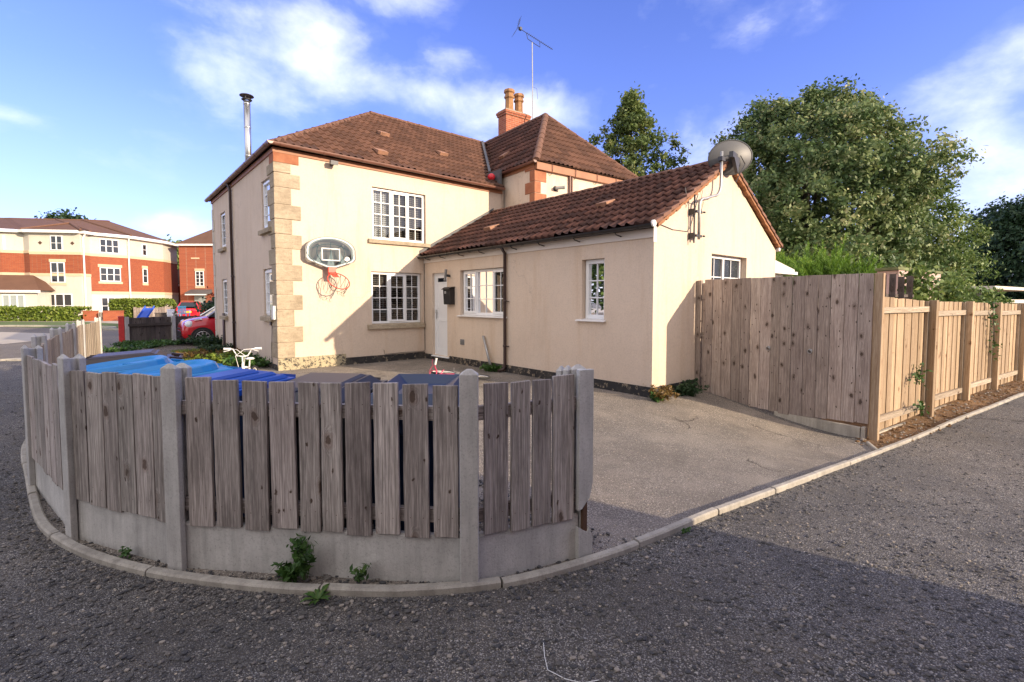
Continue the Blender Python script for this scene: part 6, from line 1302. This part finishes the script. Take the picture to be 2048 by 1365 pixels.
# ================================================================== BACKGROUND RIGHT
mb = MB(); 
pw = empty('outbuilding', (16, 3.2, -.2), 'low pale pink walled outbuilding showing above the long timber fence', 'shed')
ob_ = [V(13.62, 3.0, 0), V(13.35, 2.55, 0), V(16.2, 2.25, 0), V(16.3, 2.9, 0)]; mb = MB(); mb.prism([p + V(0, 0, -.3) for p in ob_], (0, 0, 2.50)); obj('wall', mb, 'pink_wall', pw)
oc_ = V(14.9, 2.65, 0); mb = MB(); mb.prism([oc_ + (p - oc_) * 1.06 + V(0, 0, 2.21) for p in ob_], (0, 0, .06)); obj('roof', mb, 'moss_edge', pw)
tr_ = empty('trellis', (9.9, 2.2, -.2), 'old dark trellis posts and rail behind the timber fence corner', 'trellis')
for k, px_ in enumerate((9.72, 10.2, 10.66, 11.15)): mb = MB(); mb.box((-.045, -.045, 0), (.045, .045, 2.20 + .03 * (k % 2))); mb.prism([(-.08, -.02, 2.03), (-.045, -.02, 1.93), (-.045, -.02, 2.10), (-.10, -.02, 2.16)], (0, .04, 0)); board('post', mb, 'wood_dark', tr_, V(px_, 2.06 - .065 * (px_ - 9.7), -.25), .2)
put_rail(tr_, V(8.6, 2.22, 0), V(11.4, 1.96, 0), 1.62, 'wood_dark', .05, .03)
lp = empty('leaning_gate', (12.7, 2.1, -.2), 'weathered plank gate leaning sideways behind the fence, among climbing leaves', 'gate')
for k in range(4): o = board('board', picket_mesh(.14, 2.15, .02), ['wood_brown', 'rust'], lp, V(12.45 + k * .15, 2.08 - k * .02, -.25), (0, .13, -.13))
mb = MB(); mb.box((-.05, -.02, 0), (.62, .02, .10)); board('rail', mb, 'wood_brown', lp, V(12.66, 2.04, 1.70), (0, .13, -.13))
mb = MB(); mb.box((-.05, -.03, 0), (.05, .03, 2.2)); board('post', mb, 'wood_dark', lp, V(12.25, 2.12, -.25), (0, .13, 0)); mb = MB(); mb.box((-.02, -.02, 0), (.02, .02, 2.1)); board('post', mb, 'wood_dark', lp, V(13.9, 1.98, -.25), (0, .06, 0))
sh_ = empty('garden_shed', (22, 1.2, -.2), 'open-fronted pale shed roof at the far right beyond the fence', 'shed')
mb = MB(); mb.prism([(20.5, 1.6, 1.88), (26, .9, 1.88), (26, 4, 1.88), (20.5, 4, 1.88)], (0, 0, .10)); mb.prism([(20.6, 1.7, 1.45), (26, .95, 1.45), (26, 1.0, 1.45), (20.6, 1.76, 1.45)], (0, 0, .12)); obj('roof', mb, 'shed_white', sh_); mb = MB(); mb.box((20.6, 1.9, -.3), (20.75, 2.05, 1.88)); mb.box((20.6, 3.6, -.3), (26, 3.7, 1.88)); obj('wall', mb, 'wood_dark', sh_)
# distant gabled house
dh = empty('distant_house', (60, 7, 0), 'distant brick gable end peeking between the sycamore and the dark tree', 'house'); c = V(60.5, 6.4, 0); uu = V(RTH.x, RTH.y, 0); ff = FWH
mb = MB(); mb.prism([c - uu * 2.6, c + uu * 2.6, c + uu * 2.6 + V(0, 0, 3.2), c + V(0, 0, 5.6), c - uu * 2.6 + V(0, 0, 3.2)], ff * 8); obj('wall', mb, 'brick_red', dh); mb = MB()
for s_ in (-1, 1): mb.prism([c - ff * .3 + V(0, 0, 5.65), c - ff * .3 + uu * 3.0 * s_ + V(0, 0, 2.95), c - ff * .3 + uu * 3.0 * s_ + V(0, 0, 3.15), c - ff * .3 + V(0, 0, 5.9)], ff * 8.6)
mb.tv = [.5] * len(mb.f); obj('roof', mb, 'tile_far', dh)
# trees --------------------------------------------------------------
def r_birch(t, a): return 4.4 * (1 - t) ** .85 * (min(1, t / .14) ** .6) * (1 + .30 * math.sin(3 * a + 9 * t)) + .12
tree('birch_tree', (20.0, 14.4, 0), 3.0, 11.4, r_birch, 620, 34000, .115, 'leaf_birch', 'slender loose-crowned tree rising behind the annexe roof, left of the big sycamore', seed=4, spread=.16, surf=.30, limbs=40, trunk_r=.16)
def r_syc(t, a): return 5.05 * (max(0, 1 - abs(2 * t - .80) ** 2.5 / 1.65) ** .55 if t < .999 else 0) * (1 + .10 * math.sin(2 * a + 1) + .07 * math.sin(5 * a + 9 * t))
SC = V(24.85, 8.3, 0)
tree('sycamore_tree', tuple(SC), 1.0, 10.5, r_syc, 2100, 170000, .105, 'leaf_sycamore', 'very large round sycamore with olive and silvery leaves towering behind the extension', seed=9, spread=.19, surf=.55, limbs=34, trunk_r=.4, tvb=.05)
def r_s2(t, a): return 2.05 * (max(0, 1 - abs(2 * t - .8) ** 2 / 1.5) ** .6) * (1 + .15 * math.sin(3 * a))
tree('maple_tree', (30.6, 5.2, 0), 1.0, 7.2, r_s2, 460, 34000, .10, 'leaf_mid', 'smaller bright green tree at the right flank of the big sycamore', seed=12, spread=.19, surf=.5, limbs=20, trunk_r=.2)
def r_far(t, a): return 6.0 * (max(0, 1 - abs(2 * t - .85) ** 2.4 / 1.6) ** .6) * (1 + .10 * math.sin(3 * a + 2))
tree('dark_tree', (59.5, 1.2, 0), .6, 9.8, r_far, 900, 70000, .19, 'leaf_dark', 'dark green dense tree at the right edge of the view', seed=15, spread=.36, surf=.6, limbs=12, trunk_r=.4)
tree('background_tree', (8.3, 86, 0), 1.0, 9.5, lambda t, a: 3.4 * math.sin(PI * min(1, t * .9 + .1)) ** .6, 160, 12000, .35, 'leaf_mid', 'green tree in the gap between the apartment block and the brick house', seed=20, spread=.6)
tree('background_tree', (-3, 92, 0), 6, 13.2, lambda t, a: 3.4 * math.sin(PI * min(1, t * .9 + .1)) ** .6, 120, 7000, .40, 'leaf_dark', 'treetop just showing above the apartment block ridge', seed=22, spread=.6)
tree('shrub', (4.6, 24.6, 0), .1, 1.95, lambda t, a: 1.1 * math.sin(PI * min(1, t * .8 + .2)) ** .5, 80, 7000, .10, 'leaf_dark', 'dark shrub beside the left corner of the house behind the nearest red car', 'shrub', seed=25, spread=.16, trunk_r=.05, limbs=8)
tree('shrub', (5.0, 25.4, 0), .9, 2.6, lambda t, a: .9 * math.sin(PI * min(1, t * .8 + .2)) ** .5, 26, 900, .10, 'leaf_red', 'red-leaved shrub branches above the distant red car', 'shrub', seed=26, spread=.2, trunk_r=.03, limbs=12)
# conifer with bright arching sprays
cf = empty('conifer_shrub', (17.4, 5.3, -.2), 'bright green feathery conifer shrub showing over the top of the gate', 'shrub')
r = np.random.default_rng(31); PS, TV_ = [], []; stem = MB()
for k in range(330):
    cx_ = r.uniform(-2.9, 2.9); cy_ = r.uniform(-.9, 1.6); a = math.atan2(.5 + abs(r.normal(0, .4)), cx_ * .55 + r.normal(0, .45)); hgt = 2.25 + .95 * math.exp(-(cx_ / 1.9) ** 2) + r.normal(0, .16); 
    c = np.array([17.4 + cx_ * .70 + cy_ * .3, 5.3 - cx_ * .62 * 0.55 + cy_, hgt - .85]); dr = np.array([math.cos(a) * .8, -math.cos(a) * .5, abs(math.sin(a)) + .2]); dr /= np.linalg.norm(dr); L = r.uniform(.6, 1.0)
    for j in range(46):
        t = j / 46; p = c + dr * L * t + np.array([dr[0], dr[1], -.25]) * .25 * t * t; s = (1 - t) * .16 + .03; sd2 = r.normal(0, 1, 3); sd2 -= dr * sd2.dot(dr); sd2 /= np.linalg.norm(sd2); tip = p + sd2 * s + dr * s * 1.1; wv = np.cross(dr, sd2) * .014
        PS += [p - wv, p + wv, tip + wv * .3, tip - wv * .3]; TV_.append(min(1, .15 + .8 * t * r.random() + .15 * r.random()))
leaf_obj('foliage', np.array(PS), np.array(TV_), 'leaf_conifer', cf, (17.4, 5.3, -.2))
for k in range(9): limb(stem, (17.4 + r.normal(0, .2), 5.3 + r.normal(0, .2), -.2), (17.4 + r.uniform(-1.5, 1.5), 5.3 + r.uniform(-1, 1), 1.9), .05, .015, .1, 5, k)
P, tv = leaf_cloud(9000, [(17.4 + x * .6, 5.8 - x * .3, z) for x, z in [(r.uniform(-2.8, 2.8), r.uniform(.3, 1.9)) for _ in range(60)]], .25, .12, seed=3); leaf_obj('inner_foliage', P, tv, 'leaf_dark', cf, (17.4, 5.3, -.2)); stem.tv = [.4] * len(stem.f); obj('stems', stem, 'bark', cf)
# climber over the fence
def climber(name, pts, n, size, mat, label, spread=.12, seed=1, vine=True, cat='plant'):
    e = empty(name, pts[0], label, cat); P, tv = leaf_cloud(n, pts, spread, size, seed=seed, up=.3); leaf_obj('leaves', P, tv, mat, e, pts[0])
    if vine: mb = MB(); mb.tube([Vector(p) for p in pts[:14]], .008, 5); mb.tv = [.3] * len(mb.f); obj('stem', mb, 'bark', e)
    return e
rr = random.Random(8)
climber('climbing_plant', [(11.9 + rr.gauss(0, .10) + .3 * k / 24, 1.95 + rr.gauss(0, .08), .9 + 1.25 * k / 24) for k in range(24)], 1100, .07, 'leaf_mid', 'leafy climber growing up between the trellis and the leaning gate', .10, 2)
climber('climbing_plant', [(14.4 + rr.gauss(0, .30), 1.75 + rr.gauss(0, .12), 1.15 + abs(rr.gauss(0, .42))) for k in range(60)], 3600, .06, 'leaf_mid', 'dense leafy climber mounded over the fence right of the leaning gate', .13, 3, False)
climber('climbing_plant', [(17.3 + rr.gauss(0, .85), 1.6 + rr.gauss(0, .2), 1.05 + abs(rr.gauss(0, .33))) for k in range(60)], 2400, .07, 'leaf_mid', 'bushy climber spilling over the far end of the fence below the dark tree', .14, 4, False)
climber('ivy_strand', [(12.9 + .02 * k, 1.03 - .003 * k, 1.52 - .065 * k + .02 * math.sin(k)) for k in range(18)], 90, .045, 'leaf_weed', 'thin ivy strand hanging down the face of the timber fence', .04, 5)
climber('bramble', [(9.25 + .03 * k, 1.50, .28 + .05 * math.sin(k * .7) + .02 * k) for k in range(12)], 60, .04, 'leaf_weed', 'thin bramble sprig in front of the first timber fence bay', .05, 6)
climber('bramble', [(9.1 + .05 * k, 1.47, -.12 + .09 * math.sin(k * .4)) for k in range(10)], 40, .04, 'leaf_weed', 'low bramble runner at the foot of the first timber fence bay', .04, 7)
# ================================================================== WEEDS
def weed(name, loc, h, n, leaves, label, size=.02, mat='leaf_weed', spread=.06, seed=1, cat='weed', droop=.3):
    r = random.Random(seed); e = empty(name, loc, label, cat); mb = MB(); cs = []; loc = Vector(loc)
    for k in range(n):
        a = r.random() * 2 * PI; hh = h * r.uniform(.5, 1.0); tip = loc + V(math.cos(a) * spread * r.uniform(.4, 1.5), math.sin(a) * spread * r.uniform(.4, 1.5), hh); b = loc + V(math.cos(a), math.sin(a), 0) * spread * .25; pts = [b, b.lerp(tip, .5) + V(0, 0, .1 * h), tip]; mb.tube(pts, [.0025, .002, .001], 4)
        for j in range(5): cs.append(tuple(b.lerp(tip, .25 + .75 * j / 4) + V(0, 0, .08 * h)))
    mb.tv = [.6] * len(mb.f); obj('stem', mb, mat, e); P, tv = leaf_cloud(leaves, cs, size * .6, size, seed=seed, up=.5, aspect=2.0); leaf_obj('leaves', P, tv, mat, e, tuple(loc)); return e
def rosette(loc, rad, n, label, mat='leaf_weed', seed=2):
    e = empty('dandelion_plant', loc, label, 'weed'); r = random.Random(seed); mb = MB(); loc = Vector(loc)
    for k in range(n):
        a = 2 * PI * k / n + r.uniform(-.2, .2); L = rad * r.uniform(.7, 1.1); d = V(math.cos(a), math.sin(a), 0); s = V(-d.y, d.x, 0); prev = None; lift = r.uniform(.3, .9)
        for j in range(6):
            t = j / 5; p = loc + d * L * t + V(0, 0, L * lift * math.sin(t * 2.0) * .6 + .004); w_ = L * .16 * math.sin(PI * (t * .85 + .1)) * (1.25 if j % 2 else .8); cur = (mb.vert(p - s * w_ + V(0, 0, .003)), mb.vert(p), mb.vert(p + s * w_ + V(0, 0, .003)))
            if prev: mb.face((prev[0], prev[1], cur[1], cur[0])); mb.face((prev[1], prev[2], cur[2], cur[1]))
            prev = cur
    mb.tv = [r.uniform(.2, .9) for _ in mb.f]; obj('leaves', mb, mat, e, recalc=False); return e
weed('weed_clump', (.80, 2.66, .03), .24, 9, 260, 'tall straggly green weed against the concrete board in the middle of the picket fence', .022, seed=3, spread=.07)
weed('weed_clump', (.72, 2.72, .02), .08, 7, 150, 'low leafy weed just left of the tall straggly weed', .022, seed=4, spread=.06)
weed('weed_clump', (1.02, 2.44, .03), .09, 5, 70, 'tiny green seedling between kerb and concrete board, right of the tall weed', .018, seed=5, spread=.04)
weed('weed_clump', (.07, 3.58, .03), .035, 5, 60, 'tiny moss-like sprout in the gap behind the kerb at left', .014, seed=6, spread=.03)
rosette((.80, 2.46, .0), .085, 10, 'dandelion rosette growing on the tarmac just outside the kerb')
weed('weed_clump', (2.9, 1.62, .0), .02, 6, 60, 'small green tuft on the kerb edge near the tarmac drive', .012, seed=7, spread=.03)
weed('weed_clump', (XW - .13, 8.15, 0), .13, 30, 700, 'clump of green weeds at the foot of the black downpipe', .035, seed=8, spread=.22)
weed('dry_plant', (XW + .05, YC - .12, -.03), .22, 24, 700, 'dry yellow and rust coloured weed at the corner of the extension', .035, 'leaf_dry', .20, seed=9)
weed('weed_clump', (XW - .05, YC - .14, -.02), .12, 14, 260, 'small fresh green weed at the extension corner, left of the dry weed', .035, seed=10, spread=.10)
weed('dark_weed', (7.35, YC - .12, -.1), .26, 34, 900, 'dark leafy weed against the gable wall beside the tall fence', .035, 'leaf_dark', .28, seed=11)
for i, (x, y, h, m_, lb) in enumerate(((2.72, 15.9, .24, 'leaf_dark', 'dark green weedy bush against the house side wall below the brown downpipe'), (2.45, 13.7, .20, 'leaf_hedge', 'yellow-green weed patch near the house corner behind the white bicycle'), (2.2, 14.8, .18, 'leaf_dry', 'patch of dry golden weeds behind the royal blue bin'), (2.8, 12.4, .22, 'leaf_weed', 'green weeds at the foot of the quoined house corner'), (2.7, 17.9, .40, 'leaf_dark', 'dark weeds beside the front wheel of the nearest red car'))):
    weed('weed_clump', (x, y, 0), h, 60, 2000, lb, .05, m_, .50, seed=30 + i)
for i, (x, y) in enumerate(((.75, 20.6), (1.3, 20.9), (1.9, 20.4), (.5, 18.6), (1.2, 19.6))):
    weed('weed_clump', (x, y, 0), .14, 40, 600, ('weeds at the foot of the red post', 'weeds under the left end of the low dark fence', 'weeds just ahead of the nose of the nearest red car', 'weeds at the road edge near the far end of the board fence', 'weeds in the gravel between the red post and the nearest red car')[i], .05, 'leaf_weed', .45, seed=50 + i)
def scat(n, fn, h, seed):
    r = np.random.default_rng(seed); P = []; tv = []
    for _ in range(n):
        x, y = fn(r); z = zg(x, y) + .008; a = r.uniform(0, 2 * PI); w_ = .006; hh = h * r.uniform(.4, 1.2); l = r.normal(0, .35, 2) * hh
        P += [(x - w_ * math.cos(a), y - w_ * math.sin(a), z), (x + w_ * math.cos(a), y + w_ * math.sin(a), z), (x + l[0] + .001, y + l[1], z + hh), (x + l[0] - .001, y + l[1], z + hh)]; tv.append(r.random())
    return np.array(P), np.array(tv)
P, tv = scat(7000, lambda r: (r.uniform(1.6, 2.95), r.uniform(12.4, 17.5)), .09, 5); o = leaf_obj('grass', P, tv, 'leaf_hedge'); kind(o, 'stuff')
def fallen(name, n, fn, seed, mat='leaf_dry'):
    r = random.Random(seed); P = []; tv = []
    for _ in range(n):
        x, y = fn(r); z = zg(x, y) + .012 + r.random() * .01; a = r.random() * 6.28; L = r.uniform(.012, .028); W = L * r.uniform(.35, .6); u = V(math.cos(a), math.sin(a), r.uniform(-.3, .3)) * L; v_ = V(-math.sin(a), math.cos(a), r.uniform(-.4, .4)) * W; c = V(x, y, z)
        P += [tuple(c - u), tuple(c - v_), tuple(c + u), tuple(c + v_)]; tv.append(r.random())
    o = leaf_obj(name, np.array(P), np.array(tv), mat); return kind(o, 'stuff')
fallen('fallen_leaves', 260, reg_soil, 6)
# cable end and chalk ring on the tarmac
mb = MB(); mb.tube([(1.47, 1.50, .006), (1.40, 1.42, .010), (1.36, 1.36, .006), (1.38, 1.28, .006), (1.42, 1.22, .004), (1.48, 1.19, .004)], .0016, 5); tag(obj('wire', mb, 'white_mark'), 'thin white curled wire lying on the dark tarmac in the foreground', 'wire')
# ================================================================== HOUSE BEHIND THE VIEWER (casts the foreground shade)
nb_ = empty('neighbouring_house', (4.72, -3.0, 0), 'brick house across the lane behind the viewer', 'house')
hx1, hx0, hy1, hy0, hz = 4.70, -16, -3.0, -12, 5.55
mb = MB(); wallrect(mb, (hx1, hy1, -.4), (-1, 0, 0), (0, 1, 0), 0, hx1 - hx0, 0, hz + .4, [(2, 3.2, 1.4, 2.6), (6, 7.2, 1.4, 2.6), (10, 11.2, 1.4, 2.6), (2, 3.2, 4.1, 5.2), (6, 7.2, 4.1, 5.2)], .1)
wallrect(mb, (hx1, hy0, -.4), (0, 1, 0), (1, 0, 0), 0, hy1 - hy0, 0, hz + .4); wallrect(mb, (hx0, hy1, -.4), (0, -1, 0), (-1, 0, 0), 0, hy1 - hy0, 0, hz + .4); mb.quad((hx0, hy0, -.4), (hx1, hy0, -.4), (hx1, hy0, hz), (hx0, hy0, hz))
obj('wall', mb, 'brick_red', nb_, recalc=False)
mb = MB()
for a, z in ((2, 1.0), (6, 1.0), (10, 1.0), (2, 3.7), (6, 3.7)): mb.box((hx1 - a - 1.2, hy1 - .12, z), (hx1 - a, hy1 - .08, z + 1.2))
obj('window', mb, 'car_glass', nb_)
mb = MB(); q = [V(hx1 + .02, hy1 + .25, hz), V(hx0 - .2, hy1 + .25, hz), V(hx0 - .2, hy0 - .2, hz), V(hx1 + .02, hy0 - .2, hz)]; ra, rb = V(hx1 - 4.4, -7.5, hz + 1.0), V(hx0 + 4.4, -7.5, hz + 1.0); mb.poly([q[0], q[1], rb, ra]); mb.poly([q[1], q[2], rb]); mb.poly([q[2], q[3], ra, rb]); mb.poly([q[3], q[0], ra]); mb.poly(q); mb.tv = [.5] * 5; obj('roof', mb, 'tile_far', nb_, recalc=False)

# tree standing out of view to the left (seen only as a reflection in the extension windows)
tree('garden_tree', (-10.5, 17.5, 0), 1.2, 8.0, lambda t, a: 3.3 * math.sin(PI * min(1, t * .85 + .15)) ** .6, 160, 9000, .24, 'leaf_mid', 'tree beyond the left edge of the view beside the pavement', seed=41, spread=.45, limbs=10)
GR = {'car': 'parked red cars', 'bicycle': "children's bicycles", 'chair': 'plastic garden chairs', 'weed': 'weeds growing on the ground', 'hedge': 'clipped hedges', 'shrub': 'garden shrubs', 'plant': 'climbing plants on the timber fence'}
for o in list(bpy.data.objects):
    if o.parent is None and 'category' in o and 'group' not in o and o['category'] in GR: o['group'] = GR[o['category']]
for o in bpy.data.objects:
    if o.parent is None and 'category' in o and o['category'] == 'tree': o['group'] = 'garden and street trees'
